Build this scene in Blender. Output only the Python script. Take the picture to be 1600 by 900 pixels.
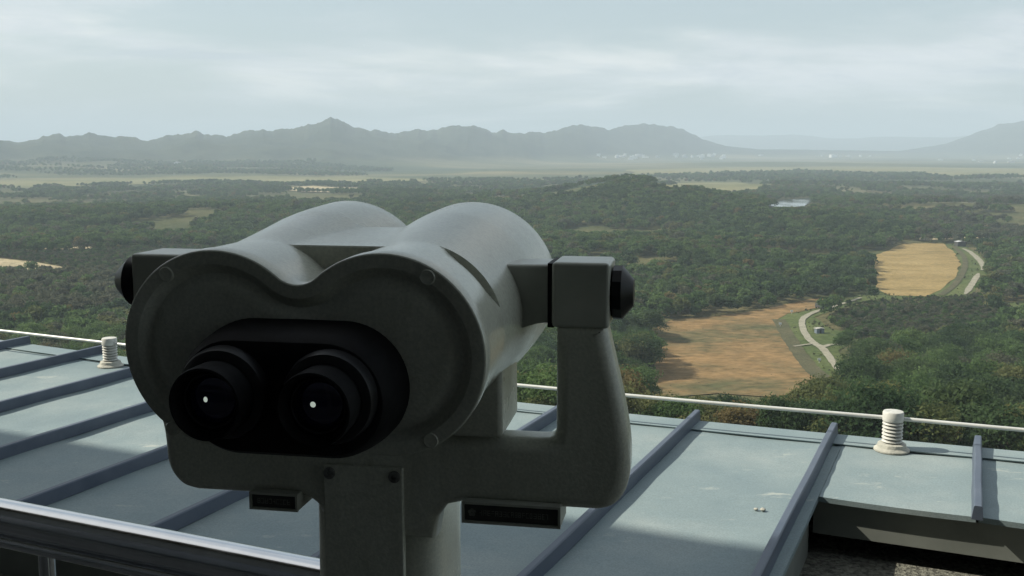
import bpy, bmesh, math, random
import numpy as np
from mathutils import Vector, Matrix
from mathutils.geometry import delaunay_2d_cdt

for o in list(bpy.data.objects):
    bpy.data.objects.remove(o)
SC = bpy.context.scene
COL = SC.collection
random.seed(7)
RNG = np.random.default_rng(11)

# ------------------------------------------------------------------ camera
FPX, HZ = 1620.0, 230.0                       # focal length and horizon row for a 1600 x 900 frame
CAM = np.array([0.0, 0.0, 1.6])
PITCH = math.atan((450 - HZ) / FPX)
FW = np.array([0, math.cos(PITCH), -math.sin(PITCH)])
UP = np.array([0, math.sin(PITCH), math.cos(PITCH)])
cd = bpy.data.cameras.new('camera')
cd.sensor_width = 36
cd.lens = 36 * FPX / 1600
cd.clip_start = 0.05
cd.clip_end = 90000
cam = bpy.data.objects.new('camera', cd)
cam.location = CAM
cam.rotation_euler = (math.pi / 2 - PITCH, 0, 0)
COL.objects.link(cam)
SC.camera = cam

# ------------------------------------------------------------------ sky, sun, exposure
SUN_EL = math.radians(40)
SUN_H = Vector((-math.cos(math.radians(8)), math.sin(math.radians(8)), 0))    # horizontal direction to the sun
world = bpy.data.worlds.new('World')
SC.world = world
world.use_nodes = True
wn, wl = world.node_tree.nodes, world.node_tree.links
wn.clear()


def N(nodes, kind, **kw):
    n = nodes.new(kind)
    for k, v in kw.items():
        if k in n.inputs.keys():
            n.inputs[k].default_value = v
        else:
            setattr(n, k, v)
    return n


def ramp(nodes, stops, interp='LINEAR'):
    r = nodes.new('ShaderNodeValToRGB')
    r.color_ramp.interpolation = interp
    e = r.color_ramp.elements
    while len(e) < len(stops):
        e.new(0.5)
    for i, (p, c) in enumerate(stops):
        e[i].position = p
        e[i].color = (c[0], c[1], c[2], 1) if hasattr(c, '__len__') else (c, c, c, 1)
    return r


sky = N(wn, 'ShaderNodeTexSky', sky_type='NISHITA', sun_disc=False, sun_elevation=SUN_EL,
        sun_rotation=math.atan2(SUN_H.x, SUN_H.y), air_density=1.0, dust_density=2.0, ozone_density=1.0)
tc = N(wn, 'ShaderNodeTexCoord')
sep = N(wn, 'ShaderNodeSeparateXYZ')
wl.new(tc.outputs['Generated'], sep.inputs[0])
zc = N(wn, 'ShaderNodeMath', operation='MAXIMUM')
wl.new(sep.outputs['Z'], zc.inputs[0]); zc.inputs[1].default_value = 0.0
za = N(wn, 'ShaderNodeMath', operation='ADD')
wl.new(zc.outputs[0], za.inputs[0]); za.inputs[1].default_value = 0.17
dx = N(wn, 'ShaderNodeMath', operation='DIVIDE'); wl.new(sep.outputs['X'], dx.inputs[0]); wl.new(za.outputs[0], dx.inputs[1])
dy = N(wn, 'ShaderNodeMath', operation='DIVIDE'); wl.new(sep.outputs['Y'], dy.inputs[0]); wl.new(za.outputs[0], dy.inputs[1])
cmb = N(wn, 'ShaderNodeCombineXYZ')
wl.new(dx.outputs[0], cmb.inputs[0]); wl.new(dy.outputs[0], cmb.inputs[1])


def cloud_noise(scale, loc, detail, rough, dist, mscale=(1, 1, 1)):
    m = N(wn, 'ShaderNodeMapping')
    m.inputs['Location'].default_value = loc
    m.inputs['Scale'].default_value = mscale
    wl.new(cmb.outputs[0], m.inputs[0])
    n = N(wn, 'ShaderNodeTexNoise', Scale=scale, Detail=detail, Roughness=rough, Distortion=dist)
    wl.new(m.outputs[0], n.inputs['Vector'])
    return n


n1 = cloud_noise(0.8, (3.1, 1.7, 0), 6, 0.55, 0.5, (0.8, 1.0, 1))       # broad banks
n2 = cloud_noise(1.25, (7.3, 2.2, 0), 8, 0.62, 0.6, (0.75, 1.0, 1))        # grey undersides
cover = ramp(wn, [(0.42, 0.0), (0.68, 1.0)], 'EASE')
wl.new(n1.outputs['Fac'], cover.inputs[0])
CL = 10.0                                         # background strength is 0.1, so colours are radiance x 10
shade = ramp(wn, [(0.37, (0.50, 0.55, 0.60)), (0.50, (0.66, 0.685, 0.705)), (0.62, (0.80, 0.80, 0.785))], 'EASE')
wl.new(n2.outputs['Fac'], shade.inputs[0])
shs = N(wn, 'ShaderNodeVectorMath', operation='SCALE'); shs.inputs['Scale'].default_value = CL
wl.new(shade.outputs[0], shs.inputs[0])
sks = N(wn, 'ShaderNodeVectorMath', operation='MULTIPLY'); sks.inputs[1].default_value = (0.95, 1.0, 0.92)
wl.new(sky.outputs[0], sks.inputs[0])
veil = N(wn, 'ShaderNodeMix', data_type='RGBA')                           # thin high veil over the blue
veil.inputs[0].default_value = 0.55
wl.new(sks.outputs[0], veil.inputs[6]); veil.inputs[7].default_value = (4.9, 5.6, 6.0, 1)
mixc = N(wn, 'ShaderNodeMix', data_type='RGBA')
wl.new(cover.outputs[0], mixc.inputs[0]); wl.new(veil.outputs[2], mixc.inputs[6]); wl.new(shs.outputs[0], mixc.inputs[7])
bg = N(wn, 'ShaderNodeBackground', Strength=0.1)
wl.new(mixc.outputs[2], bg.inputs[0])
wout = N(wn, 'ShaderNodeOutputWorld')
wl.new(bg.outputs[0], wout.inputs[0])

sd = bpy.data.lights.new('sun', 'SUN')
sd.energy = 5.0
sd.angle = math.radians(0.45)
sd.color = (1.0, 0.94, 0.80)
sun = bpy.data.objects.new('sun', sd)
sun.rotation_euler = (SUN_H * math.cos(SUN_EL) + Vector((0, 0, math.sin(SUN_EL)))).to_track_quat('Z', 'Y').to_euler()
sun.location = (0, 0, 60)
COL.objects.link(sun)
SC.view_settings.view_transform = 'Standard'
SC.view_settings.look = 'None'
SC.view_settings.exposure = 0.4
SC.view_settings.gamma = 1.0
SC.view_settings.use_curve_mapping = False
SC.render.engine = 'CYCLES'
SC.cycles.max_bounces = 6
SC.cycles.volume_bounces = 0
SC.cycles.use_denoising = True


# ------------------------------------------------------------------ materials
def mat(name):
    m = bpy.data.materials.new(name)
    m.use_nodes = True
    n, l = m.node_tree.nodes, m.node_tree.links
    return m, n, l, n['Principled BSDF']


def noisy(name, c0, c1, scale=4.0, detail=5, rough=0.6, metal=0.0, lo=0.35, hi=0.65, bump=0.0, bscale=None,
          mscale=(1, 1, 1), rvar=0.0, spec=0.5, dist=0.01):
    m, n, l, b = mat(name)
    t = N(n, 'ShaderNodeTexCoord')
    mp = N(n, 'ShaderNodeMapping'); mp.inputs['Scale'].default_value = mscale
    l.new(t.outputs['Object'], mp.inputs[0])
    x = N(n, 'ShaderNodeTexNoise', Scale=scale, Detail=detail, Roughness=0.6)
    l.new(mp.outputs[0], x.inputs['Vector'])
    r = ramp(n, [(lo, c0), (hi, c1)])
    l.new(x.outputs['Fac'], r.inputs[0]); l.new(r.outputs[0], b.inputs['Base Color'])
    b.inputs['Roughness'].default_value = rough
    b.inputs['Metallic'].default_value = metal
    b.inputs['Specular IOR Level'].default_value = spec
    if rvar:
        rr = ramp(n, [(0.3, max(0, rough - rvar)), (0.7, min(1, rough + rvar))])
        l.new(x.outputs['Fac'], rr.inputs[0]); l.new(rr.outputs[0], b.inputs['Roughness'])
    if bump:
        y = N(n, 'ShaderNodeTexNoise', Scale=bscale or scale * 4, Detail=3)
        l.new(mp.outputs[0], y.inputs['Vector'])
        bp = N(n, 'ShaderNodeBump', Strength=bump, Distance=dist)
        l.new(y.outputs['Fac'], bp.inputs['Height']); l.new(bp.outputs[0], b.inputs['Normal'])
    return m


M = {}
def paint_material(name, c0, c1, rough):
    m, n, l, b = mat(name)
    t = N(n, 'ShaderNodeTexCoord')
    a = N(n, 'ShaderNodeTexNoise', Scale=9, Detail=5, Roughness=0.55)
    l.new(t.outputs['Object'], a.inputs['Vector'])
    r = ramp(n, [(0.32, c0), (0.66, c1)])
    l.new(a.outputs['Fac'], r.inputs[0])
    sp = N(n, 'ShaderNodeTexNoise', Scale=420, Detail=3, Roughness=0.6)           # fine speckle of the hammered finish
    l.new(t.outputs['Object'], sp.inputs['Vector'])
    sr = ramp(n, [(0.32, (0.86, 0.865, 0.87)), (0.68, (1.10, 1.10, 1.09))])
    l.new(sp.outputs['Fac'], sr.inputs[0])
    mu = N(n, 'ShaderNodeMix', data_type='RGBA', blend_type='MULTIPLY'); mu.inputs[0].default_value = 1
    l.new(r.outputs[0], mu.inputs[6]); l.new(sr.outputs[0], mu.inputs[7])
    mp = N(n, 'ShaderNodeMapping'); mp.inputs['Scale'].default_value = (55, 55, 7)
    l.new(t.outputs['Object'], mp.inputs[0])
    st = N(n, 'ShaderNodeTexNoise', Scale=1.0, Detail=5, Roughness=0.6)           # rain streaks and grime
    l.new(mp.outputs[0], st.inputs['Vector'])
    stm = ramp(n, [(0.54, 0.0), (0.78, 0.26)])
    l.new(st.outputs['Fac'], stm.inputs[0])
    m2 = N(n, 'ShaderNodeMix', data_type='RGBA')
    l.new(stm.outputs[0], m2.inputs[0]); l.new(mu.outputs[2], m2.inputs[6]); m2.inputs[7].default_value = (0.24, 0.22, 0.17, 1)
    ch = N(n, 'ShaderNodeTexNoise', Scale=85, Detail=4, Roughness=0.7)             # small chips
    l.new(t.outputs['Object'], ch.inputs['Vector'])
    chm = ramp(n, [(0.735, 0.0), (0.75, 0.8)])
    l.new(ch.outputs['Fac'], chm.inputs[0])
    m3 = N(n, 'ShaderNodeMix', data_type='RGBA')
    l.new(chm.outputs[0], m3.inputs[0]); l.new(m2.outputs[2], m3.inputs[6]); m3.inputs[7].default_value = (0.12, 0.11, 0.10, 1)
    l.new(m3.outputs[2], b.inputs['Base Color'])
    rr = ramp(n, [(0.3, rough - 0.06), (0.7, rough + 0.12)])
    l.new(a.outputs['Fac'], rr.inputs[0]); l.new(rr.outputs[0], b.inputs['Roughness'])
    bp = N(n, 'ShaderNodeBump', Strength=0.22, Distance=0.0008)
    l.new(sp.outputs['Fac'], bp.inputs['Height']); l.new(bp.outputs[0], b.inputs['Normal'])
    return m


M['paint'] = paint_material('grey_paint', (0.45, 0.455, 0.385), (0.53, 0.54, 0.465), 0.20)
M['paint_plain'] = noisy('grey_paint', (0.43, 0.445, 0.385), (0.50, 0.515, 0.455), 22, 5, 0.26, bump=0.12, bscale=900, dist=0.0006, rvar=0.07)
M['paint_dark'] = noisy('grey_paint_worn', (0.34, 0.35, 0.30), (0.42, 0.43, 0.375), 30, 5, 0.32, bump=0.12, bscale=700, dist=0.0006)
M['rubber'] = noisy('black_rubber', (0.006, 0.006, 0.0065), (0.011, 0.011, 0.012), 60, 4, 0.6, bump=0.1, bscale=600, dist=0.0006, spec=0.10)
M['black_plastic'] = noisy('black_plastic', (0.004, 0.004, 0.005), (0.008, 0.008, 0.009), 40, 4, 0.4, spec=0.25)
M['screw'] = noisy('screw_steel', (0.16, 0.16, 0.15), (0.28, 0.28, 0.26), 300, 3, 0.4, metal=0.8)
M['label_dark'] = noisy('label_dark', (0.022, 0.023, 0.02), (0.035, 0.036, 0.03), 120, 4, 0.5)
M['label_mark'] = noisy('label_mark', (0.12, 0.125, 0.11), (0.20, 0.205, 0.18), 300, 3, 0.5)
M['steel'] = noisy('polished_steel', (0.55, 0.56, 0.58), (0.66, 0.67, 0.69), 9, 4, 0.13, metal=1.0, rvar=0.05)
M['rail_pale'] = noisy('pale_rail', (0.55, 0.56, 0.54), (0.68, 0.69, 0.66), 6, 4, 0.45, metal=0.2)
M['vent'] = noisy('vent_white', (0.44, 0.44, 0.41), (0.62, 0.62, 0.58), 24, 5, 0.5, bump=0.05)
M['vent_base'] = noisy('vent_sealant', (0.33, 0.33, 0.29), (0.47, 0.46, 0.40), 18, 5, 0.8, bump=0.3)
M['concrete'] = noisy('dark_concrete', (0.045, 0.045, 0.042), (0.085, 0.085, 0.08), 2.2, 6, 0.9, bump=0.3, bscale=30)  # evenly dark base colour of the terrace floor and kerb
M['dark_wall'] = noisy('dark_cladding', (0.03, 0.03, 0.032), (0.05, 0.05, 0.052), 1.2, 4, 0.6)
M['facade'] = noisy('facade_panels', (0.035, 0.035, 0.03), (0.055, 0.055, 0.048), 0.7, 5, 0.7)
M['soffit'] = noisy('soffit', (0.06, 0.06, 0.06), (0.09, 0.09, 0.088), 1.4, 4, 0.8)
M['fascia'] = noisy('fascia_metal', (0.15, 0.165, 0.15), (0.21, 0.225, 0.205), 3.0, 5, 0.6)
M['black_glass'] = noisy('dark_glass', (0.015, 0.017, 0.02), (0.02, 0.022, 0.026), 1, 2, 0.06)


def lens_material():
    m, n, l, b = mat('coated_lens')
    lw = N(n, 'ShaderNodeLayerWeight', Blend=0.35)
    r = ramp(n, [(0.0, (0.012, 0.010, 0.03)), (0.6, (0.02, 0.02, 0.05)), (1.0, (0.01, 0.01, 0.012))])
    l.new(lw.outputs['Facing'], r.inputs[0]); l.new(r.outputs[0], b.inputs['Base Color'])
    b.inputs['Roughness'].default_value = 0.05
    b.inputs['Coat Weight'].default_value = 0.6
    b.inputs['Coat Tint'].default_value = (0.6, 0.55, 1.0, 1)
    return m


M['lens'] = lens_material()


def pupil_glow_material():
    m, n, l, b = mat('exit_pupil_glow')
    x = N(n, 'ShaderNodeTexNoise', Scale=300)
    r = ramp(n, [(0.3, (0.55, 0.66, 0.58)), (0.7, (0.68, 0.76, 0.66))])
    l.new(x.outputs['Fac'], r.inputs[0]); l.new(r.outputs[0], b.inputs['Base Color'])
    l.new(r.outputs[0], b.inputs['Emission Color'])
    b.inputs['Emission Strength'].default_value = 0.45      # glow put in the disc stands in for daylight through the optics
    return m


M['pupil_glow'] = pupil_glow_material()


def roof_material():
    m, n, l, b = mat('weathered_roof_sheet')
    t = N(n, 'ShaderNodeTexCoord')
    g = N(n, 'ShaderNodeNewGeometry')
    big = N(n, 'ShaderNodeTexNoise', Scale=1.6, Detail=7, Roughness=0.62)
    l.new(g.outputs['Position'], big.inputs['Vector'])
    r = ramp(n, [(0.26, (0.155, 0.21, 0.23)), (0.5, (0.205, 0.26, 0.272)), (0.74, (0.28, 0.322, 0.322))])
    l.new(big.outputs['Fac'], r.inputs[0])
    fine = N(n, 'ShaderNodeTexNoise', Scale=170, Detail=3)
    l.new(g.outputs['Position'], fine.inputs['Vector'])
    fr = ramp(n, [(0.3, (0.86, 0.86, 0.86)), (0.7, (1.12, 1.12, 1.12))])
    l.new(fine.outputs['Fac'], fr.inputs[0])
    mu = N(n, 'ShaderNodeMix', data_type='RGBA', blend_type='MULTIPLY'); mu.inputs[0].default_value = 1
    l.new(r.outputs[0], mu.inputs[6]); l.new(fr.outputs[0], mu.inputs[7])
    # pale droppings and dusty blotches
    sp = N(n, 'ShaderNodeTexNoise', Scale=5.5, Detail=5, Roughness=0.7)
    mp = N(n, 'ShaderNodeMapping'); mp.inputs['Scale'].default_value = (0.8, 2.0, 1); mp.inputs['Rotation'].default_value = (0, 0, 0.42)
    l.new(g.outputs['Position'], mp.inputs[0]); l.new(mp.outputs[0], sp.inputs['Vector'])
    sr = ramp(n, [(0.63, 0.0), (0.73, 0.7)])
    l.new(sp.outputs['Fac'], sr.inputs[0])
    m2 = N(n, 'ShaderNodeMix', data_type='RGBA')
    l.new(sr.outputs[0], m2.inputs[0]); l.new(mu.outputs[2], m2.inputs[6]); m2.inputs[7].default_value = (0.42, 0.44, 0.40, 1)
    l.new(m2.outputs[2], b.inputs['Base Color'])
    rr = ramp(n, [(0.3, 0.48), (0.7, 0.68)])
    l.new(big.outputs['Fac'], rr.inputs[0]); l.new(rr.outputs[0], b.inputs['Roughness'])
    b.inputs['Specular IOR Level'].default_value = 0.18
    bn = N(n, 'ShaderNodeTexNoise', Scale=2.3, Detail=2)
    l.new(g.outputs['Position'], bn.inputs['Vector'])
    bp = N(n, 'ShaderNodeBump', Strength=0.5, Distance=0.03)
    l.new(bn.outputs['Fac'], bp.inputs['Height'])
    bp2 = N(n, 'ShaderNodeBump', Strength=0.25, Distance=0.001)
    l.new(fine.outputs['Fac'], bp2.inputs['Height']); l.new(bp.outputs[0], bp2.inputs['Normal'])
    l.new(bp2.outputs[0], b.inputs['Normal'])
    return m


M['roof'] = roof_material()
M['seam'] = noisy('seam_sheet', (0.055, 0.075, 0.11), (0.09, 0.112, 0.15), 5, 5, 0.5, rvar=0.08)
M['gravel'] = noisy('grey_gravel', (0.05, 0.05, 0.042), (0.20, 0.20, 0.165), 55, 3, 0.95, bump=1.0, bscale=70, dist=0.02)


# ------------------------------------------------------------------ mesh helpers
def link(name, me, m=None, parent=None, smooth=False):
    o = bpy.data.objects.new(name, me)
    COL.objects.link(o)
    if m is not None and not me.materials:
        me.materials.append(m)
    if parent is not None:
        o.parent = parent
    if smooth:
        me.shade_smooth()
    return o


def from_bm(name, bm, m, parent=None, smooth=False, sharp=None):
    bmesh.ops.recalc_face_normals(bm, faces=bm.faces)
    me = bpy.data.meshes.new(name)
    bm.to_mesh(me)
    bm.free()
    o = link(name, me, m, parent, smooth)
    if smooth and sharp:
        me.set_sharp_from_angle(angle=math.radians(sharp))
    return o


def weighted(o):
    w = o.modifiers.new('weighted_normal', 'WEIGHTED_NORMAL')
    w.keep_sharp = True
    w.weight = 100
    return o


def empty(name, loc=(0, 0, 0), rz=0.0):
    o = bpy.data.objects.new(name, None)
    o.empty_display_size = 0.1
    COL.objects.link(o)
    o.location = loc
    o.rotation_euler = (0, 0, rz)
    return o


def tag(o, label=None, cat=None, group=None, kind=None):
    if label: o['label'] = label
    if cat: o['category'] = cat
    if group: o['group'] = group
    if kind: o['kind'] = kind
    return o


def bm_box(bm, x0, x1, y0, y1, z0, z1, T=None, bev=0.0, seg=2):
    vs = [bm.verts.new((x, y, z)) for z in (z0, z1) for y in (y0, y1) for x in (x0, x1)]
    fs = [(0, 2, 3, 1), (4, 5, 7, 6), (0, 1, 5, 4), (2, 6, 7, 3), (0, 4, 6, 2), (1, 3, 7, 5)]
    faces = [bm.faces.new([vs[i] for i in f]) for f in fs]
    if bev:
        es = list({e for f in faces for e in f.edges})
        res = bmesh.ops.bevel(bm, geom=es, offset=bev, segments=seg, profile=0.5, affect='EDGES')
        vs = list({v for v in bm.verts if v.is_valid and v.index == -1})
    return vs


def box(name, x0, x1, y0, y1, z0, z1, m, parent=None, bev=0.0, seg=2, T=None):
    bm = bmesh.new()
    bm_box(bm, x0, x1, y0, y1, z0, z1, bev=bev, seg=seg)
    if T:
        for v in bm.verts:
            v.co = T(v.co)
    o = from_bm(name, bm, m, parent, smooth=bool(bev), sharp=50)
    return weighted(o) if bev else o


def bm_lathe(bm, prof, seg, T):
    """prof: list of (radius, h); T(x, y, h) maps to coordinates."""
    rings = []
    for r, h in prof:
        if r < 1e-6:
            rings.append([bm.verts.new(T(0, 0, h))])
        else:
            rings.append([bm.verts.new(T(r * math.cos(2 * math.pi * i / seg), r * math.sin(2 * math.pi * i / seg), h)) for i in range(seg)])
    for a, b in zip(rings, rings[1:]):
        if len(a) == 1 and len(b) == 1:
            continue
        for i in range(seg):
            j = (i + 1) % seg
            if len(a) == 1:
                bm.faces.new((a[0], b[i], b[j]))
            elif len(b) == 1:
                bm.faces.new((a[i], b[0], a[j]))
            else:
                bm.faces.new((a[i], b[i], b[j], a[j]))
    return rings


def lathe(name, prof, m, parent=None, seg=40, T=None, sharp=32):
    bm = bmesh.new()
    bm_lathe(bm, prof, seg, T or (lambda x, y, h: (x, y, h)))
    return from_bm(name, bm, m, parent, True, sharp)


def tube(name, pts, rad, m, parent=None, seg=16):
    bm = bmesh.new()
    pts = [Vector(p) for p in pts]
    rings = []
    for i, p in enumerate(pts):
        d = (pts[min(i + 1, len(pts) - 1)] - pts[max(i - 1, 0)]).normalized()
        s = d.cross(Vector((0, 0, 1))) if abs(d.z) < 0.95 else d.cross(Vector((0, 1, 0)))
        s.normalize()
        t = s.cross(d)
        rings.append([bm.verts.new(p + rad * (s * math.cos(2 * math.pi * k / seg) + t * math.sin(2 * math.pi * k / seg))) for k in range(seg)])
    for a, b in zip(rings, rings[1:]):
        for k in range(seg):
            bm.faces.new((a[k], a[(k + 1) % seg], b[(k + 1) % seg], b[k]))
    bm.faces.new(rings[0]); bm.faces.new(rings[-1])
    return from_bm(name, bm, m, parent, True, 50)


def prism(name, poly, y0, y1, m, parent=None, bev=0.0, seg=3, T=None):
    """polygon in (x, z) extruded along y"""
    bm = bmesh.new()
    a = [bm.verts.new((x, y0, z)) for x, z in poly]
    b = [bm.verts.new((x, y1, z)) for x, z in poly]
    n = len(poly)
    fa = bm.faces.new(a); fb = bm.faces.new(list(reversed(b)))
    for i in range(n):
        bm.faces.new((a[i], b[i], b[(i + 1) % n], a[(i + 1) % n]))
    if bev:
        es = list(fa.edges) + list(fb.edges)
        bmesh.ops.bevel(bm, geom=es, offset=bev, segments=seg, profile=0.5, affect='EDGES')
    if T:
        for v in bm.verts:
            v.co = T(v.co)
    return weighted(from_bm(name, bm, m, parent, True, 50))


def ray(u, v):
    return FW + np.array([1.0, 0, 0]) * (u - 800) / FPX + UP * (450 - v) / FPX


def on_z(u, v, z):
    d = ray(u, v)
    p = CAM + d * (z - CAM[2]) / d[2]
    return Vector(p)


def project(X, Y, Z):
    q = np.stack([np.asarray(X, float) - CAM[0], np.asarray(Y, float) - CAM[1], np.asarray(Z, float) - CAM[2]], -1)
    d = q @ FW
    d = np.where(d < 1, 1, d)
    return 800 + FPX * q[..., 0] / d, 450 - FPX * (q @ UP) / d


# ------------------------------------------------------------------ noise for the terrain
_perm = RNG.permutation(4096)


def vnoise(x, y, seed=0):
    xi = np.floor(x).astype(int); yi = np.floor(y).astype(int)
    xf = x - xi; yf = y - yi
    xf = xf * xf * xf * (xf * (xf * 6 - 15) + 10); yf = yf * yf * yf * (yf * (yf * 6 - 15) + 10)

    def h(a, b):
        return _perm[(_perm[(a + seed * 131) & 4095] + b * 7 + seed) & 4095] / 4095.0
    return (h(xi, yi) * (1 - xf) + h(xi + 1, yi) * xf) * (1 - yf) + (h(xi, yi + 1) * (1 - xf) + h(xi + 1, yi + 1) * xf) * yf


def fbm(x, y, oct=5, seed=0, ridged=False):
    s = 0; a = 0.5; t = 0
    for k in range(oct):
        n = vnoise(x, y, seed + k)
        if ridged:
            n = 1 - abs(2 * n - 1)
        s = s + a * n; t += a
        x = x * 2.03 + 17.1; y = y * 2.03 - 9.3; a *= 0.5
    return s / t


# ------------------------------------------------------------------ terrain heights
PLAIN = -85.0
RIDGE = np.array([  # (u, v) skyline of the far mountains in a 1600 x 900 frame
    (-900, 214), (-600, 200), (-400, 214), (-200, 206), (-60, 212), (0, 219), (38, 224), (75, 214), (110, 212), (150, 208), (200, 215), (250, 219), (312, 206),
    (355, 214), (420, 204), (480, 198), (520, 188), (560, 200), (610, 208), (640, 205), (690, 201), (730, 195), (770, 206),
    (850, 209), (905, 195), (950, 203), (1000, 194), (1045, 197), (1090, 216), (1130, 228), (1180, 233), (1400, 236), (1470, 225), (1500, 213), (1550, 195), (1600, 188), (1700, 192), (1900, 205), (2300, 215)], float)
RIDGE_AZ = np.arctan((RIDGE[:, 0] - 800) / FPX)
RIDGE_TAN = (HZ - RIDGE[:, 1]) / FPX * np.cos(RIDGE_AZ)


def smooth(t):
    t = np.clip(t, 0, 1)
    return t * t * (3 - 2 * t)


def bump(x, y, u, r, amp, s_az, s_r):
    """hill centred on frame column u at range r; widths across and along the line of sight"""
    az = math.atan((u - 800) / FPX)
    cx, cy = r * math.sin(az), r * math.cos(az)
    ca, sa = math.cos(az), math.sin(az)
    ax = (x - cx) * ca - (y - cy) * sa
    ay = (x - cx) * sa + (y - cy) * ca
    return amp * np.exp(-(ax / s_az) ** 2 - (ay / s_r) ** 2)


def height(x, y):
    x = np.asarray(x, float); y = np.asarray(y, float)
    r = np.hypot(x, y) + 1e-6
    az = np.arctan2(x, y)
    h = np.full_like(r, PLAIN)
    h += 73 * np.clip(1 - r / 345, 0, 1) ** 1.12
    h += bump(x, y, 30, 135, 5, 60, 40)
    h += bump(x, y, 1560, 330, 7, 70, 70)
    # low wooded hills of the middle distance
    h += bump(x, y, 985, 1420, 21, 95, 260) + bump(x, y, 1085, 1330, 12, 130, 230) + bump(x, y, 880, 1500, 12, 160, 300)
    h += bump(x, y, 1285, 1060, 9, 95, 110) + bump(x, y, 1180, 1180, 9, 130, 150)
    h += bump(x, y, 1560, 1420, 13, 190, 160) + bump(x, y, 1010, 820, 7, 120, 110)
    h += bump(x, y, 300, 1250, 12, 300, 160) + bump(x, y, 60, 900, 7, 160, 110) + bump(x, y, 560, 1700, 10, 300, 200)
    h += bump(x, y, 1230, 5200, 16, 700, 300) + bump(x, y, 1390, 2300, 5, 300, 100)
    roll = (fbm(x / 420 + 5, y / 420 + 3, 4, 3) - 0.45) * 22
    h += roll * smooth((r - 900) / 900) * (1 - smooth((r - 3500) / 1500))
    # mountains
    rt = np.interp(az, RIDGE_AZ, RIDGE_TAN)
    u = 800 + FPX * np.tan(np.clip(az, -1.2, 1.2))
    R = np.interp(u, [-600, 0, 500, 800, 1000, 1150, 1480, 1700], [5500, 5300, 5600, 6500, 8200, 9300, 11200, 11000])
    W0 = np.interp(u, [-600, 600, 850, 1150, 1700], [2300, 2350, 1800, 1700, 2600])
    top = CAM[2] + R * rt - PLAIN + ((fbm(x / 170, y / 170 + 3, 5, 71) - 0.5) * 24 + (fbm(az * 110, az * 0 + 3, 5, 73) - 0.5) * 42 * np.exp(-((r - R) / 500) ** 2)) * np.clip(rt / 0.012, 0.15, 1)
    f = smooth((r - (R - W0)) / W0) ** 1.25
    back = 1 - 0.75 * smooth((r - R) / 5200)
    rid = fbm(x / 900 + 3, y / 1300 + 8, 5, 21, True) ** 1.4
    carve = 1 - (1 - rid) * 0.75 * np.clip((R - r) / (0.5 * W0), 0, 1) * smooth((r - R + W0) / (0.4 * W0))
    det = (fbm(x / 420, y / 420, 5, 31, True) - 0.6) * 95 * f * np.clip((R - r) / 700, 0.12, 1)
    m = np.clip(top, 0, None) * f * np.where(r > R, back, carve) + det * (r < R * 1.02)
    # a lower, farther range that closes the gap in the ridge
    m2 = (205 + 130 * fbm(az * 16, az * 0 + 2, 4, 41)) * smooth((r - 15000) / 4000) * (1 - 0.6 * smooth((r - 19000) / 5000)) * smooth((az - 0.10) / 0.1)
    h += np.where(r > R - W0, np.maximum(m, 0), 0)
    h = np.maximum(h, PLAIN + m2)
    return h


def on_ground(u, v, lift=0.0, rmin=60.0):
    d = ray(u, v)
    t = np.geomspace(rmin, 30000, 4000)
    P = CAM + d * t[:, None]
    below = P[:, 2] < height(P[:, 0], P[:, 1]) + lift
    k = int(np.argmax(below)) if below.any() else len(t) - 1
    lo, hi = t[max(k - 1, 0)], t[k]
    for _ in range(30):
        mid = (lo + hi) / 2
        p = CAM + d * mid
        if p[2] < float(height(p[0], p[1])) + lift: hi = mid
        else: lo = mid
    return CAM + d * hi


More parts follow.
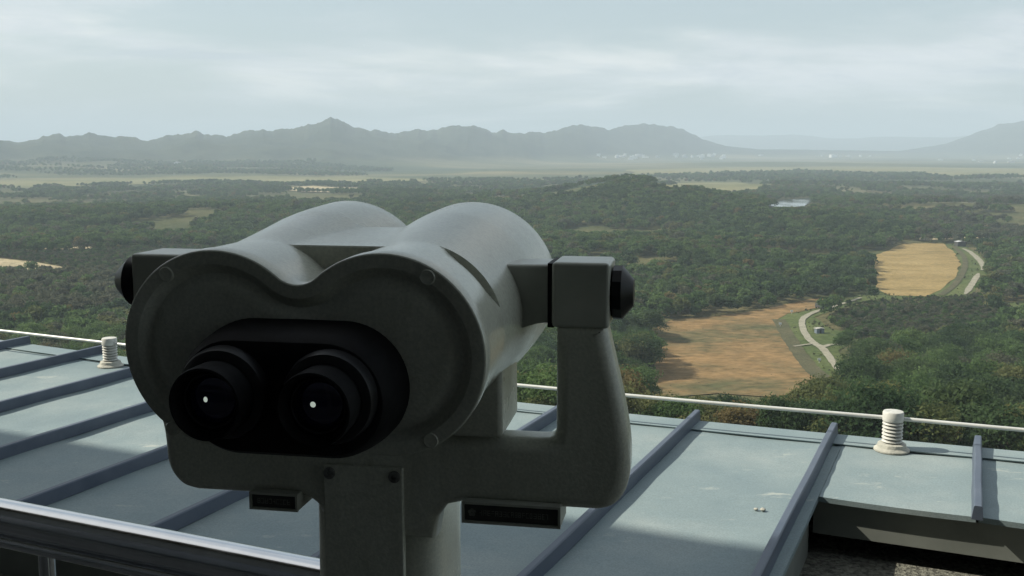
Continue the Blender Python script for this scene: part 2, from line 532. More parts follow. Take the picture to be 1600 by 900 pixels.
# ------------------------------------------------------------------ ground sheet
def ground_material():
    m, n, l, b = mat('scrub_ground')
    g = N(n, 'ShaderNodeNewGeometry')
    a = N(n, 'ShaderNodeTexNoise', Scale=0.012, Detail=8, Roughness=0.68)
    l.new(g.outputs['Position'], a.inputs['Vector'])
    r = ramp(n, [(0.30, (0.045, 0.06, 0.026)), (0.46, (0.075, 0.08, 0.036)), (0.58, (0.11, 0.10, 0.05)), (0.72, (0.16, 0.135, 0.07))])
    l.new(a.outputs['Fac'], r.inputs[0])
    c = N(n, 'ShaderNodeTexNoise', Scale=0.0011, Detail=7, Roughness=0.66)
    mp = N(n, 'ShaderNodeMapping'); mp.inputs['Scale'].default_value = (0.55, 1.3, 1)
    l.new(g.outputs['Position'], mp.inputs[0]); l.new(mp.outputs[0], c.inputs['Vector'])
    r2 = ramp(n, [(0.34, (0.045, 0.062, 0.034)), (0.46, (0.075, 0.088, 0.046)), (0.54, (0.13, 0.125, 0.068)), (0.62, (0.20, 0.175, 0.10)), (0.72, (0.11, 0.115, 0.06))])
    l.new(c.outputs['Fac'], r2.inputs[0])
    ln = N(n, 'ShaderNodeVectorMath', operation='LENGTH'); l.new(g.outputs['Position'], ln.inputs[0])
    mr = N(n, 'ShaderNodeMapRange'); l.new(ln.outputs['Value'], mr.inputs[0])
    mr.inputs[1].default_value = 1400; mr.inputs[2].default_value = 3200
    mx = N(n, 'ShaderNodeMix', data_type='RGBA')
    l.new(mr.outputs[0], mx.inputs[0]); l.new(r.outputs[0], mx.inputs[6]); l.new(r2.outputs[0], mx.inputs[7])
    # wooded mountain sides
    sp = N(n, 'ShaderNodeSeparateXYZ'); l.new(g.outputs['Position'], sp.inputs[0])
    mh = N(n, 'ShaderNodeMapRange'); l.new(sp.outputs['Z'], mh.inputs[0])
    mh.inputs[1].default_value = -72; mh.inputs[2].default_value = -40
    mf = N(n, 'ShaderNodeMath', operation='MULTIPLY'); l.new(mh.outputs[0], mf.inputs[0]); l.new(mr.outputs[0], mf.inputs[1])
    w = N(n, 'ShaderNodeTexNoise', Scale=0.006, Detail=8, Roughness=0.7)
    l.new(g.outputs['Position'], w.inputs['Vector'])
    rw = ramp(n, [(0.35, (0.018, 0.030, 0.018)), (0.65, (0.055, 0.062, 0.034))])
    l.new(w.outputs['Fac'], rw.inputs[0])
    mx2 = N(n, 'ShaderNodeMix', data_type='RGBA')
    l.new(mf.outputs[0], mx2.inputs[0]); l.new(mx.outputs[2], mx2.inputs[6]); l.new(rw.outputs[0], mx2.inputs[7])
    l.new(mx2.outputs[2], b.inputs['Base Color'])
    b.inputs['Roughness'].default_value = 1.0
    b.inputs['Specular IOR Level'].default_value = 0.05
    bp = N(n, 'ShaderNodeBump', Strength=0.9, Distance=9.0)
    bnz = N(n, 'ShaderNodeTexNoise', Scale=0.05, Detail=5, Roughness=0.7)
    l.new(g.outputs['Position'], bnz.inputs['Vector'])
    l.new(bnz.outputs['Fac'], bp.inputs['Height']); l.new(bp.outputs[0], b.inputs['Normal'])
    return m


M['ground'] = ground_material()


def build_ground():
    az = np.concatenate([np.linspace(-math.pi, -0.62, 40, endpoint=False), np.linspace(-0.62, 0.62, 820, endpoint=False), np.linspace(0.62, math.pi, 40)])
    rr = np.concatenate([[4.0], np.geomspace(12, 30000, 600)])
    A, R = np.meshgrid(az, rr)
    X, Y = R * np.sin(A), R * np.cos(A)
    Z = height(X, Y)
    co = np.stack([X, Y, Z], -1).reshape(-1, 3)
    nr, na = A.shape
    i = np.arange(nr - 1)[:, None] * na + np.arange(na - 1)[None, :]
    f = np.stack([i, i + 1, i + na + 1, i + na], -1).reshape(-1, 4)
    me = bpy.data.meshes.new('ground')
    me.from_pydata(co.tolist(), [], f.tolist())
    o = link('ground', me, M['ground'], None, True)
    tag(o, kind='structure')


build_ground()


# ------------------------------------------------------------------ fields, road, water
def field_mat(name, stops, scale, mscale=(1, 1, 1), bumpd=0.4):
    m, n, l, b = mat(name)
    g = N(n, 'ShaderNodeNewGeometry')
    mp = N(n, 'ShaderNodeMapping'); mp.inputs['Scale'].default_value = mscale
    l.new(g.outputs['Position'], mp.inputs[0])
    a = N(n, 'ShaderNodeTexNoise', Scale=scale, Detail=8, Roughness=0.68)
    l.new(mp.outputs[0], a.inputs['Vector'])
    r = ramp(n, stops)
    l.new(a.outputs['Fac'], r.inputs[0])
    f = N(n, 'ShaderNodeTexNoise', Scale=scale * 14, Detail=4, Roughness=0.7)
    l.new(mp.outputs[0], f.inputs['Vector'])
    fr = ramp(n, [(0.3, (0.6, 0.62, 0.6)), (0.7, (1.35, 1.33, 1.3))])
    l.new(f.outputs['Fac'], fr.inputs[0])
    mu = N(n, 'ShaderNodeMix', data_type='RGBA', blend_type='MULTIPLY'); mu.inputs[0].default_value = 1
    l.new(r.outputs[0], mu.inputs[6]); l.new(fr.outputs[0], mu.inputs[7])
    l.new(mu.outputs[2], b.inputs['Base Color'])
    b.inputs['Roughness'].default_value = 1.0
    b.inputs['Specular IOR Level'].default_value = 0.05
    bp = N(n, 'ShaderNodeBump', Strength=1.0, Distance=bumpd)
    l.new(f.outputs['Fac'], bp.inputs['Height']); l.new(bp.outputs[0], b.inputs['Normal'])
    return m


M['field_tan'] = field_mat('dry_grass', [(0.36, (0.075, 0.078, 0.040)), (0.45, (0.125, 0.10, 0.052)), (0.52, (0.185, 0.125, 0.062)), (0.60, (0.225, 0.145, 0.07)), (0.70, (0.31, 0.245, 0.15))], 0.020, (0.7, 1, 1))
M['field_gold'] = field_mat('ripe_grass', [(0.3, (0.16, 0.125, 0.055)), (0.5, (0.26, 0.19, 0.085)), (0.7, (0.32, 0.245, 0.12))], 0.05, (0.5, 1, 1))
M['field_pale'] = field_mat('pale_field', [(0.3, (0.26, 0.22, 0.14)), (0.7, (0.42, 0.35, 0.23))], 0.02)
M['field_green'] = field_mat('green_meadow', [(0.3, (0.05, 0.075, 0.028)), (0.7, (0.11, 0.125, 0.05))], 0.03)
M['field_far'] = field_mat('far_meadow', [(0.3, (0.10, 0.11, 0.055)), (0.5, (0.16, 0.155, 0.08)), (0.7, (0.24, 0.21, 0.12))], 0.004, (0.5, 1.5, 1))
M['road'] = field_mat('pale_dirt_road', [(0.3, (0.20, 0.19, 0.15)), (0.7, (0.32, 0.30, 0.245))], 0.25, bumpd=0.05)
M['track'] = field_mat('earth_track', [(0.3, (0.055, 0.06, 0.035)), (0.7, (0.11, 0.10, 0.06))], 0.1, bumpd=0.1)


def fill(pts_xy, step, lift, name, m):
    P = [Vector((p[0], p[1])) for p in pts_xy]
    n = len(P)
    # resample the outline with a slightly uneven edge
    out = []
    for i in range(n):
        a, b = P[i], P[(i + 1) % n]
        k = max(1, int((b - a).length / step))
        for j in range(k):
            q = a.lerp(b, j / k)
            if j:
                q = q + Vector((random.uniform(-1, 1), random.uniform(-1, 1))) * step * 0.12
            out.append(q)
    ring = np.array([(q.x, q.y) for q in out])
    x0, y0 = ring.min(0); x1, y1 = ring.max(0)
    gx, gy = np.meshgrid(np.arange(x0, x1, step), np.arange(y0, y1, step))
    g = np.stack([gx.ravel(), gy.ravel()], -1)
    g = g[inside(g[:, 0], g[:, 1], ring)]
    vs = [Vector((float(a), float(b))) for a, b in ring] + [Vector((float(a), float(b))) for a, b in g]
    nr = len(ring)
    r = delaunay_2d_cdt(vs, [], [list(range(nr))], 1, 1e-4)
    V = np.array([(v.x, v.y) for v in r[0]])
    z = height(V[:, 0], V[:, 1]) + lift
    me = bpy.data.meshes.new(name)
    me.from_pydata(np.column_stack([V, z]).tolist(), [], [list(f) for f in r[2]])
    o = link(name, me, m, None, True)
    for p in me.polygons:
        if p.normal.z < 0:
            me.flip_normals()
        break
    tag(o, kind='structure')
    return o


def inside(x, y, ring):
    x = np.asarray(x, float); y = np.asarray(y, float)
    c = np.zeros(x.shape, bool)
    n = len(ring)
    for i in range(n):
        xa, ya = ring[i]; xb, yb = ring[(i + 1) % n]
        if ya == yb:
            continue
        hit = ((ya > y) != (yb > y)) & (x < (xb - xa) * (y - ya) / (yb - ya) + xa)
        c ^= hit
    return c


ROADS = []
CLEAR = []      # world outlines kept free of trees


def patch(name, px, m, step, lift=0.35, clear=True):
    w = [on_ground(u, v)[:2] for u, v in px]
    if clear:
        CLEAR.append(np.array(w))
    return fill(w, step, lift, name, m)


F1 = [(955, 622), (968, 612), (1025, 578), (1022, 515), (1051, 500), (1112, 496), (1194, 484), (1271, 467), (1318, 466), (1307, 474), (1283, 481),
      (1230, 491), (1214, 500), (1228, 531), (1250, 566), (1275, 592), (1262, 612), (1210, 622), (1120, 616), (1040, 622)]
F2 = [(1364, 401), (1397, 387), (1413, 381), (1474, 381), (1490, 393), (1502, 413), (1494, 433), (1474, 450), (1446, 464), (1389, 462), (1368, 450)]
F3 = [(1435, 372), (1462, 367), (1520, 365), (1567, 364), (1569, 370), (1519, 373), (1437, 376)]
VERGE = [(1214, 500), (1230, 491), (1283, 481), (1307, 474), (1340, 463), (1368, 450), (1389, 462), (1446, 464), (1400, 468), (1345, 472), (1300, 486), (1272, 496), (1300, 515), (1330, 520), (1325, 540), (1310, 548),
         (1330, 575), (1345, 603), (1330, 618), (1268, 614), (1275, 592), (1250, 566), (1228, 531)]
VERGE2 = [(1474, 381), (1509, 384), (1532, 398), (1548, 418), (1535, 436), (1522, 462), (1446, 464), (1474, 450), (1494, 433), (1502, 413), (1490, 393)]
MEADOW_R = [(1543, 482), (1570, 474), (1680, 464), (1700, 520), (1600, 506), (1566, 492)]
patch('verge', VERGE, M['field_green'], 9, 0.2)
patch('verge', VERGE2, M['field_green'], 12, 0.2)
patch('meadow', MEADOW_R, M['field_green'], 9, 0.2)
patch('dry_field', F1, M['field_tan'], 9)
patch('golden_field', F2, M['field_gold'], 11)
patch('pale_field', F3, M['field_pale'], 14)
patch('tan_field', [(-120, 398), (0, 404), (60, 411), (165, 429), (120, 434), (0, 424), (-120, 420)], M['field_pale'], 12)
patch('tan_field', [(62, 389), (105, 385), (152, 386), (150, 390), (105, 391)], M['field_pale'], 12)
patch('far_field', [(-300, 278), (0, 283), (160, 279), (330, 277), (560, 276), (700, 281), (560, 287), (330, 286), (160, 290), (0, 294), (-300, 290)], M['field_far'], 60, 1.0)
patch('far_field', [(450, 293), (490, 291), (560, 294), (570, 299), (520, 301), (455, 299)], M['field_pale'], 50, 1.0)
patch('far_field', [(1010, 293), (1060, 287), (1150, 285), (1215, 288), (1180, 299), (1100, 303), (1050, 303)], M['field_far'], 40, 1.0)
patch('far_field', [(980, 266), (1150, 262), (1400, 261), (1600, 264), (1800, 268), (1600, 276), (1480, 281), (1440, 273), (1250, 268), (1100, 273), (990, 276)], M['field_far'], 130, 2.0)
patch('pale_field', [(1572, 306), (1600, 304), (1660, 303), (1660, 309), (1600, 310)], M['field_pale'], 30, 0.6)


def strip(name, px, widths, m, lift):
    c = np.array([on_ground(u, v) for u, v in px])
    # smooth the centre line
    k = 8
    t = np.linspace(0, len(c) - 1, (len(c) - 1) * k + 1)
    pts = []
    for s in t:
        i = min(int(s), len(c) - 2); f = s - i
        p0, p1, p2, p3 = c[max(i - 1, 0)], c[i], c[i + 1], c[min(i + 2, len(c) - 1)]
        pts.append(0.5 * ((2 * p1) + (p2 - p0) * f + (2 * p0 - 5 * p1 + 4 * p2 - p3) * f * f + (3 * p1 - p0 - 3 * p2 + p3) * f ** 3))
    pts = np.array(pts)
    w = np.interp(t, range(len(widths)), widths) if len(widths) == len(c) else np.full(len(t), widths[0])
    d = np.gradient(pts[:, :2], axis=0)
    d /= np.linalg.norm(d, axis=1)[:, None]
    nrm = np.column_stack([-d[:, 1], d[:, 0]])
    rows = []
    for s in (-0.5, -0.17, 0.17, 0.5):
        e = (RNG.random(len(t)) - 0.5) * 0.12 if abs(s) == 0.5 else 0
        q = pts[:, :2] + nrm * ((w * (s + e))[:, None] if not np.isscalar(e) else (w * s)[:, None])
        rows.append(np.column_stack([q, height(q[:, 0], q[:, 1]) + lift]))
    co = np.concatenate(rows)
    L = len(t)
    f = []
    for a in range(3):
        for i in range(L - 1):
            f.append((a * L + i + 1, a * L + i, (a + 1) * L + i, (a + 1) * L + i + 1))
    me = bpy.data.meshes.new(name)
    me.from_pydata(co.tolist(), [], f)
    if me.polygons[0].normal.z < 0:
        me.flip_normals()
    o = link(name, me, m, None, True)
    tag(o, kind='structure')
    left = pts[:, :2] + nrm * (w * 0.5 + 1.2)[:, None]; right = pts[:, :2] - nrm * (w * 0.5 + 1.2)[:, None]
    CLEAR.append(np.concatenate([left, right[::-1]]))
    ROADS.append(CLEAR[-1])
    return o


strip('earth_track', [(1216, 500), (1229, 522), (1242, 543), (1256, 563), (1273, 582), (1303, 602), (1330, 625)], [6.5], M['track'], 0.45)
strip('dirt_road', [(1345, 618), (1330, 601), (1316, 587), (1301, 567), (1286, 547), (1265, 532), (1254, 513), (1255, 499), (1272, 489), (1299, 481), (1328, 472), (1345, 466)],
      [2.8, 2.8, 2.8, 3.0, 3.6, 3.4, 3.0, 3.2, 3.0, 2.6, 2.2, 1.8], M['road'], 0.55)
strip('road_branch', [(1284, 544), (1297, 540), (1312, 539), (1326, 536)], [2.6, 2.6, 2.2, 1.0], M['road'], 0.5)
strip('road_branch', [(1240, 543), (1254, 541), (1268, 539)], [1.6], M['road'], 0.62)
strip('dirt_road', [(1504, 389), (1515, 394), (1527, 404), (1535, 414), (1536, 419), (1534, 423)], [2.0, 4, 4.4, 4.4, 3, 1.2], M['road'], 0.55)
strip('dirt_road', [(1529, 428), (1526, 433), (1520, 443), (1513, 454), (1508, 461)], [1.2, 3.6, 4, 3.6, 1.2], M['road'], 0.55)
strip('earth_track', [(1490, 385), (1505, 400), (1508, 415), (1501, 432), (1489, 448), (1470, 462)], [4.0], M['track'], 0.5)
strip('dirt_road', [(1590, 492), (1602, 500), (1625, 507)], [5.0], M['road'], 0.5)


def water_material():
    m, n, l, b = mat('river_water')
    g = N(n, 'ShaderNodeNewGeometry')
    x = N(n, 'ShaderNodeTexNoise', Scale=0.4, Detail=4)
    l.new(g.outputs['Position'], x.inputs['Vector'])
    r = ramp(n, [(0.3, (0.05, 0.06, 0.055)), (0.7, (0.08, 0.09, 0.08))])
    l.new(x.outputs['Fac'], r.inputs[0]); l.new(r.outputs[0], b.inputs['Base Color'])
    b.inputs['Roughness'].default_value = 0.12
    bp = N(n, 'ShaderNodeBump', Strength=0.15, Distance=0.3)
    l.new(x.outputs['Fac'], bp.inputs['Height']); l.new(bp.outputs[0], b.inputs['Normal'])
    return m


M['water'] = water_material()
patch('river', [(1188, 319), (1215, 314), (1248, 311), (1270, 309), (1266, 317), (1256, 325), (1215, 325)], M['water'], 20, 1.0)
patch('river', [(1490, 303), (1520, 302), (1548, 305), (1545, 308), (1515, 306)], M['water'], 20, 1.0)
patch('river', [(395, 309), (425, 308), (428, 312), (398, 313)], M['water'], 15, 1.0)


# ------------------------------------------------------------------ trees
def leaf_material(name, cols, trans=0.25):
    m = bpy.data.materials.new(name)
    m.use_nodes = True
    n, l = m.node_tree.nodes, m.node_tree.links
    n.clear()
    oi = N(n, 'ShaderNodeObjectInfo')
    r = ramp(n, [(i / (len(cols) - 1), c) for i, c in enumerate(cols)])
    l.new(oi.outputs['Random'], r.inputs[0])
    g = N(n, 'ShaderNodeNewGeometry')
    x = N(n, 'ShaderNodeTexNoise', Scale=0.45, Detail=4)
    l.new(g.outputs['Position'], x.inputs['Vector'])
    fr = ramp(n, [(0.3, (0.62, 0.66, 0.60)), (0.7, (1.4, 1.32, 1.3))])
    l.new(x.outputs['Fac'], fr.inputs[0])
    mu = N(n, 'ShaderNodeMix', data_type='RGBA', blend_type='MULTIPLY'); mu.inputs[0].default_value = 1
    l.new(r.outputs[0], mu.inputs[6]); l.new(fr.outputs[0], mu.inputs[7])
    d = N(n, 'ShaderNodeBsdfDiffuse'); t = N(n, 'ShaderNodeBsdfTranslucent')
    l.new(mu.outputs[2], d.inputs[0]); l.new(mu.outputs[2], t.inputs[0])
    s = N(n, 'ShaderNodeMixShader'); s.inputs[0].default_value = trans
    l.new(d.outputs[0], s.inputs[1]); l.new(t.outputs[0], s.inputs[2])
    o = N(n, 'ShaderNodeOutputMaterial')
    l.new(s.outputs[0], o.inputs[0])
    return m


LEAF = {
    'green': leaf_material('leaf_green', [(0.0575, 0.1002, 0.0394), (0.0821, 0.1328, 0.051), (0.1056, 0.1573, 0.0614)], 0.48),
    'dark': leaf_material('leaf_dark', [(0.0411, 0.0726, 0.0362), (0.056, 0.0897, 0.0429), (0.07, 0.1015, 0.0477)], 0.48),
    'olive': leaf_material('leaf_olive', [(0.0888, 0.1136, 0.0477), (0.1132, 0.1289, 0.0558), (0.1284, 0.1329, 0.0595)], 0.48),
    'rust': leaf_material('leaf_rust', [(0.1377, 0.1153, 0.0576), (0.1258, 0.1169, 0.055), (0.1529, 0.1192, 0.0593)], 0.48),
    'grey': leaf_material('leaf_grey', [(0.087, 0.0983, 0.0679), (0.1058, 0.1091, 0.075), (0.0853, 0.1033, 0.0665)], 0.48),
}
M['bark'] = noisy('bark', (0.05, 0.04, 0.03), (0.11, 0.09, 0.07), 3, 5, 0.95, bump=0.6)


def crown_mesh(name, seed, lobes, per, size, hgt=7.5, wid=4.0, low=0.22):
    rg = np.random.default_rng(seed)
    V, Fc = [], []
    cen = []
    for k in range(lobes):
        a = rg.random() * 2 * math.pi
        q = math.sqrt(rg.random()) * wid * 0.62
        z = hgt * (low + 0.12 + (0.72 - low) * rg.random() ** 0.8)
        q *= 1.0 - 0.55 * max(0, (z / hgt - 0.55)) / 0.45
        cen.append((q * math.cos(a), q * math.sin(a), z, wid * (0.30 + 0.22 * rg.random())))
    cen.append((0, 0, hgt * 0.74, wid * 0.42))
    for (cx, cy, cz, cr) in cen:
        for _ in range(per):
            d = rg.normal(size=3)
            d /= np.linalg.norm(d)
            if d[2] < -0.45:
                d[2] *= -0.6
            rad = cr * (0.72 + 0.36 * rg.random())
            p = np.array([cx, cy, cz]) + d * rad * np.array([1, 1, 0.8])
            nn = d + rg.normal(size=3) * 0.55
            nn /= np.linalg.norm(nn)
            t = np.cross(nn, rg.normal(size=3)); t /= np.linalg.norm(t)
            b = np.cross(nn, t)
            s = size * (0.6 + 0.8 * rg.random())
            i = len(V)
            V += [p - t * s, p - b * s * 0.55 + nn * s * 0.12, p + t * s, p + b * s * 0.55 + nn * s * 0.12]
            Fc.append((i, i + 1, i + 2, i + 3))
    me = bpy.data.meshes.new(name)
    me.from_pydata([tuple(map(float, v)) for v in V], [], Fc)
    return me


def trunk_mesh(seed, hgt=7.5):
    rg = random.Random(seed)
    bm = bmesh.new()

    def limb(p, q, r0, r1, seg=6):
        p, q = Vector(p), Vector(q)
        d = (q - p).normalized()
        s = d.cross(Vector((0.3, 1, 0.1))).normalized(); t = s.cross(d)
        rings = [[bm.verts.new(c + r * (s * math.cos(2 * math.pi * k / seg) + t * math.sin(2 * math.pi * k / seg))) for k in range(seg)] for c, r in ((p, r0), (p.lerp(q, 0.5) + s * 0.08, (r0 + r1) / 2), (q, r1))]
        for a, b in zip(rings, rings[1:]):
            for k in range(seg):
                bm.faces.new((a[k], a[(k + 1) % seg], b[(k + 1) % seg], b[k]))
    limb((0, 0, -0.6), (0.1, 0.05, hgt * 0.45), 0.22, 0.14)
    limb((0.1, 0.05, hgt * 0.44), (0.0, 0.1, hgt * 0.8), 0.13, 0.04)
    for k in range(4):
        a = rg.random() * 6.28
        z = hgt * (0.25 + 0.2 * rg.random())
        limb((0.05, 0, z), (1.9 * math.cos(a), 1.9 * math.sin(a), z + hgt * 0.25), 0.09, 0.03, 5)
    bmesh.ops.recalc_face_normals(bm, faces=bm.faces)
    me = bpy.data.meshes.new('trunk')
    bm.to_mesh(me); bm.free()
    me.materials.append(M['bark'])
    return me


KINDS = ['green', 'dark', 'olive', 'rust', 'grey']
NEAR = {}
for ki, k in enumerate(KINDS):
    NEAR[k] = []
    for s in range(3):
        me = crown_mesh('crown', 100 + ki * 10 + s, 17, 165, 0.20, 7.5, 4.2)
        me.materials.append(LEAF[k])
        NEAR[k].append(me)
TRUNKS = [trunk_mesh(s) for s in range(3)]
proto_col = bpy.data.collections.new('forest_kinds')
for ki, k in enumerate(KINDS):
    for s in range(2):
        me = crown_mesh('far_crown', 300 + ki * 10 + s, 9, 26, 0.66, 7.5, 4.2)
        me.materials.append(LEAF[k])
        po = bpy.data.objects.new('a%02d_far_crown' % (ki * 2 + s), me)
        proto_col.objects.link(po)
for ki, k in enumerate(KINDS):
    for s in range(3):
        po = bpy.data.objects.new('b%02d_near_crown' % (ki * 3 + s), NEAR[k][s])
        proto_col.objects.link(po)


def scatter(r0, r1, spacing, az_lim, jit=0.45):
    """jittered grid in a sector"""
    w = r1 * math.sin(az_lim)
    gx, gy = np.meshgrid(np.arange(-w, w, spacing), np.arange(0, r1, spacing))
    x = gx.ravel() + (RNG.random(gx.size) - 0.5) * 2 * jit * spacing
    y = gy.ravel() + (RNG.random(gx.size) - 0.5) * 2 * jit * spacing
    r = np.hypot(x, y); a = np.arctan2(x, y)
    k = (r >= r0) & (r < r1) & (abs(a) < az_lim)
    return x[k], y[k]


def kind_index(x, y):
    """which kind of tree grows where (indices into KINDS)"""
    r = np.hypot(x, y)
    u, v = project(x, y, height(x, y))
    n = fbm(x / 55 + 4, y / 55, 4, 51) + (RNG.random(x.size) - 0.5) * 0.42
    k = np.select([n < 0.42, n < 0.61, n < 0.69, n < 0.75], [1, 0, 2, 4], 0)
    rr = RNG.random(x.size)
    k = np.where((rr < 0.012), 3, k)
    k = np.where((r > 420) & (k == 2) & (RNG.random(x.size) < 0.6), 0, k)
    # autumn colour on the near slope, grey-brown scrub on the low mound and the far right hill
    near = r < 230
    k = np.where(near & (rr < 0.42), 2, k)
    k = np.where(near & (rr < 0.07), 3, k)
    k = np.where((r < 190) & (u < 300) & (rr < 0.75), np.where(rr < 0.30, 3, 2), k)
    k = np.where((u > 1430) & (r > 1000) & (r < 1900) & (rr < 0.55), 4, k)
    k = np.where((r > 560) & (u < 420) & (r < 760) & (rr < 0.75), 4, k)
    return k.astype(int)


MOUND = np.array([on_ground(u, v)[:2] for u, v in [(1290, 500), (1325, 478), (1400, 467), (1520, 462), (1556, 470), (1545, 490), (1575, 520), (1500, 516), (1400, 530), (1330, 530)]])
SCRUB_L = np.array([on_ground(u, v)[:2] for u, v in [(-150, 428), (0, 426), (120, 436), (170, 434), (420, 420), (520, 395), (300, 388), (150, 393), (60, 398), (-150, 396)]])


def keep_clear(x, y):
    k = np.ones(x.size, bool)
    for ring in CLEAR:
        k &= ~inside(x, y, ring)
    return k


def forest_points():
    xs, ys, sc = [], [], []
    for r0, r1, sp, s in ((70, 480, 6.4, 1.62), (480, 1350, 6.6, 1.25), (1350, 2600, 9.0, 1.2), (2600, 4200, 16, 1.5)):
        x, y = scatter(r0, r1, sp, 0.60)
        k = keep_clear(x, y) & ((np.hypot(x, y) > 165) | (x < -25))
        x, y = x[k], y[k]
        d = fbm(x / 90 + 9, y / 90 + 1, 4, 61)
        th = 0.30 if r1 < 500 else (0.36 if r1 <= 1400 else (0.47 if r1 < 3000 else 0.56))
        if r1 >= 3000:
            d = fbm(x / 900 + 9, y / 350 + 1, 5, 62)
        k = d > th
        x, y = x[k], y[k]
        size = s * (0.62 + 0.62 * RNG.random(x.size))
        low = inside(x, y, MOUND) | inside(x, y, SCRUB_L)
        size = np.where(low, size * 0.5, size)
        xs.append(x); ys.append(y); sc.append(size)
    for ring in (MOUND, SCRUB_L):
        lo, hi = ring.min(0), ring.max(0)
        n = int(np.prod(hi - lo) / 7.0)
        x = lo[0] + RNG.random(n) * (hi[0] - lo[0]); y = lo[1] + RNG.random(n) * (hi[1] - lo[1])
        k = inside(x, y, ring) & keep_clear(x, y)
        x, y = x[k], y[k]
        xs.append(x); ys.append(y); sc.append(0.30 + 0.28 * RNG.random(x.size))
    for px, area, s0, s1 in ((VERGE, 16, 0.07, 0.26), (VERGE2, 30, 0.08, 0.28), (F1, 14, 0.03, 0.075), (F2, 24, 0.03, 0.07), (MEADOW_R, 20, 0.08, 0.3)):
        ring = np.array([on_ground(u, v)[:2] for u, v in px])
        lo, hi = ring.min(0), ring.max(0)
        n = int(np.prod(hi - lo) / area)
        x = lo[0] + RNG.random(n) * (hi[0] - lo[0]); y = lo[1] + RNG.random(n) * (hi[1] - lo[1])
        k = inside(x, y, ring) & (fbm(x / 22 + 2, y / 22, 3, 77) > 0.47)
        for rd in ROADS:
            k &= ~inside(x, y, rd)
        x, y = x[k], y[k]
        xs.append(x); ys.append(y); sc.append(s0 + (s1 - s0) * RNG.random(x.size) ** 2)
    return np.concatenate(xs), np.concatenate(ys), np.concatenate(sc)


FX, FY, FS = forest_points()
# low scrub instead of tall trees along the near margins of the open ground
OPEN = [F1, F2, [(1205, 495), (1255, 480), (1335, 468), (1300, 490), (1275, 500), (1320, 530), (1335, 604), (1300, 606), (1240, 560)], [(1470, 380), (1512, 386), (1545, 416), (1520, 460), (1450, 464)], [(1300, 484), (1345, 460), (1366, 446), (1392, 453), (1455, 462), (1425, 472), (1350, 476)], F3, [(950, 628), (962, 600), (1022, 556), (1032, 625)],
        [(1185, 322), (1188, 316), (1215, 311), (1272, 308), (1270, 322)], [(1490, 301), (1548, 302), (1548, 309), (1490, 309)]]
for _it in range(2):
    cu, cv = project(FX, FY, height(FX, FY) + 7.2 * FS)
    hit = np.zeros(FX.size, bool)
    for pl in OPEN:
        hit |= inside(cu, cv, pl) & (FS > 0.3)
    hit &= np.hypot(FX, FY) < 1500
    if _it == 0:
        FS = np.where(hit, FS * 0.5, FS)
    else:
        FX, FY, FS = FX[~hit], FY[~hit], FS[~hit]
cu, cv = project(FX, FY, height(FX, FY) + 7.2 * FS)
hit = inside(cu, cv, [(1330, 535), (1318, 488), (1400, 467), (1540, 463), (1558, 482), (1500, 506), (1420, 514)]) & (FS > 0.62)
FX, FY, FS = FX[~hit], FY[~hit], FS[~hit]
FK = kind_index(FX, FY)
FK = np.where(FS < 0.3, np.where(RNG.random(FX.size) < 0.7, 4, 2), FK)
lowm = inside(FX, FY, MOUND) | inside(FX, FY, SCRUB_L)
FK = np.where(lowm, np.where(RNG.random(FX.size) < 0.45, 4, np.where(RNG.random(FX.size) < 0.6, 1, 0)), FK)
FZ = height(FX, FY)
FR = np.hypot(FX, FY)


def roofline(u):
    return np.interp(u, [0, 165, 820, 1100, 1393, 1600], [535, 556, 631, 657, 682, 700])


tu, tv = project(FX, FY, FZ + 7.0 * FS)
bu, bv = project(FX, FY, FZ + 3.0 * FS)
seen = (tu > -15) & (tu < 1615) & (tv < roofline(tu) - 6) & (FR > 50)
behind_viewer = (tu > 200) & (tu < 780) & (tv > 400)
rank = np.where(seen & ~behind_viewer, FS / FR, 0)
best = np.argsort(-rank)[:300]
is_best = np.zeros(FX.size, bool)
is_best[best] = True

LOOK = {'green': 'mid-green leafy tree', 'dark': 'dark green tree', 'olive': 'olive-yellow autumn tree', 'rust': 'rusty brown autumn tree', 'grey': 'bare-looking grey-brown tree'}
for i in best:
    k = KINDS[FK[i]]
    u = tu[i]
    if u < 260: where = 'just beyond the roof left of the binocular viewer'
    elif u < 1000: where = 'between the viewer housing and its right arm' if u < 880 else 'beside the right knob of the viewer'
    elif u < 1290: where = 'below the dry tan field beyond the thin rail'
    elif FR[i] < 230: where = 'close behind the thin rail at the right'
    else: where = 'on the slope right of the winding dirt road'
    t = empty('broadleaf_tree', (FX[i], FY[i], FZ[i]), RNG.random() * 6.28)
    s = FS[i] * 1.05
    t.scale = (s * RNG.uniform(0.9, 1.15), s * RNG.uniform(0.9, 1.15), s * RNG.uniform(0.85, 1.15))
    big = ('tall ', 'medium-sized ', 'small ')[0 if FS[i] > 1.7 else (1 if FS[i] > 1.35 else 2)]
    tag(t, big + LOOK[k] + ' ' + where, 'tree', big + LOOK[k] + 's ' + where)
    v = int(RNG.integers(3))
    link('crown', NEAR[k][v], None, t)
    link('trunk', TRUNKS[v], None, t)


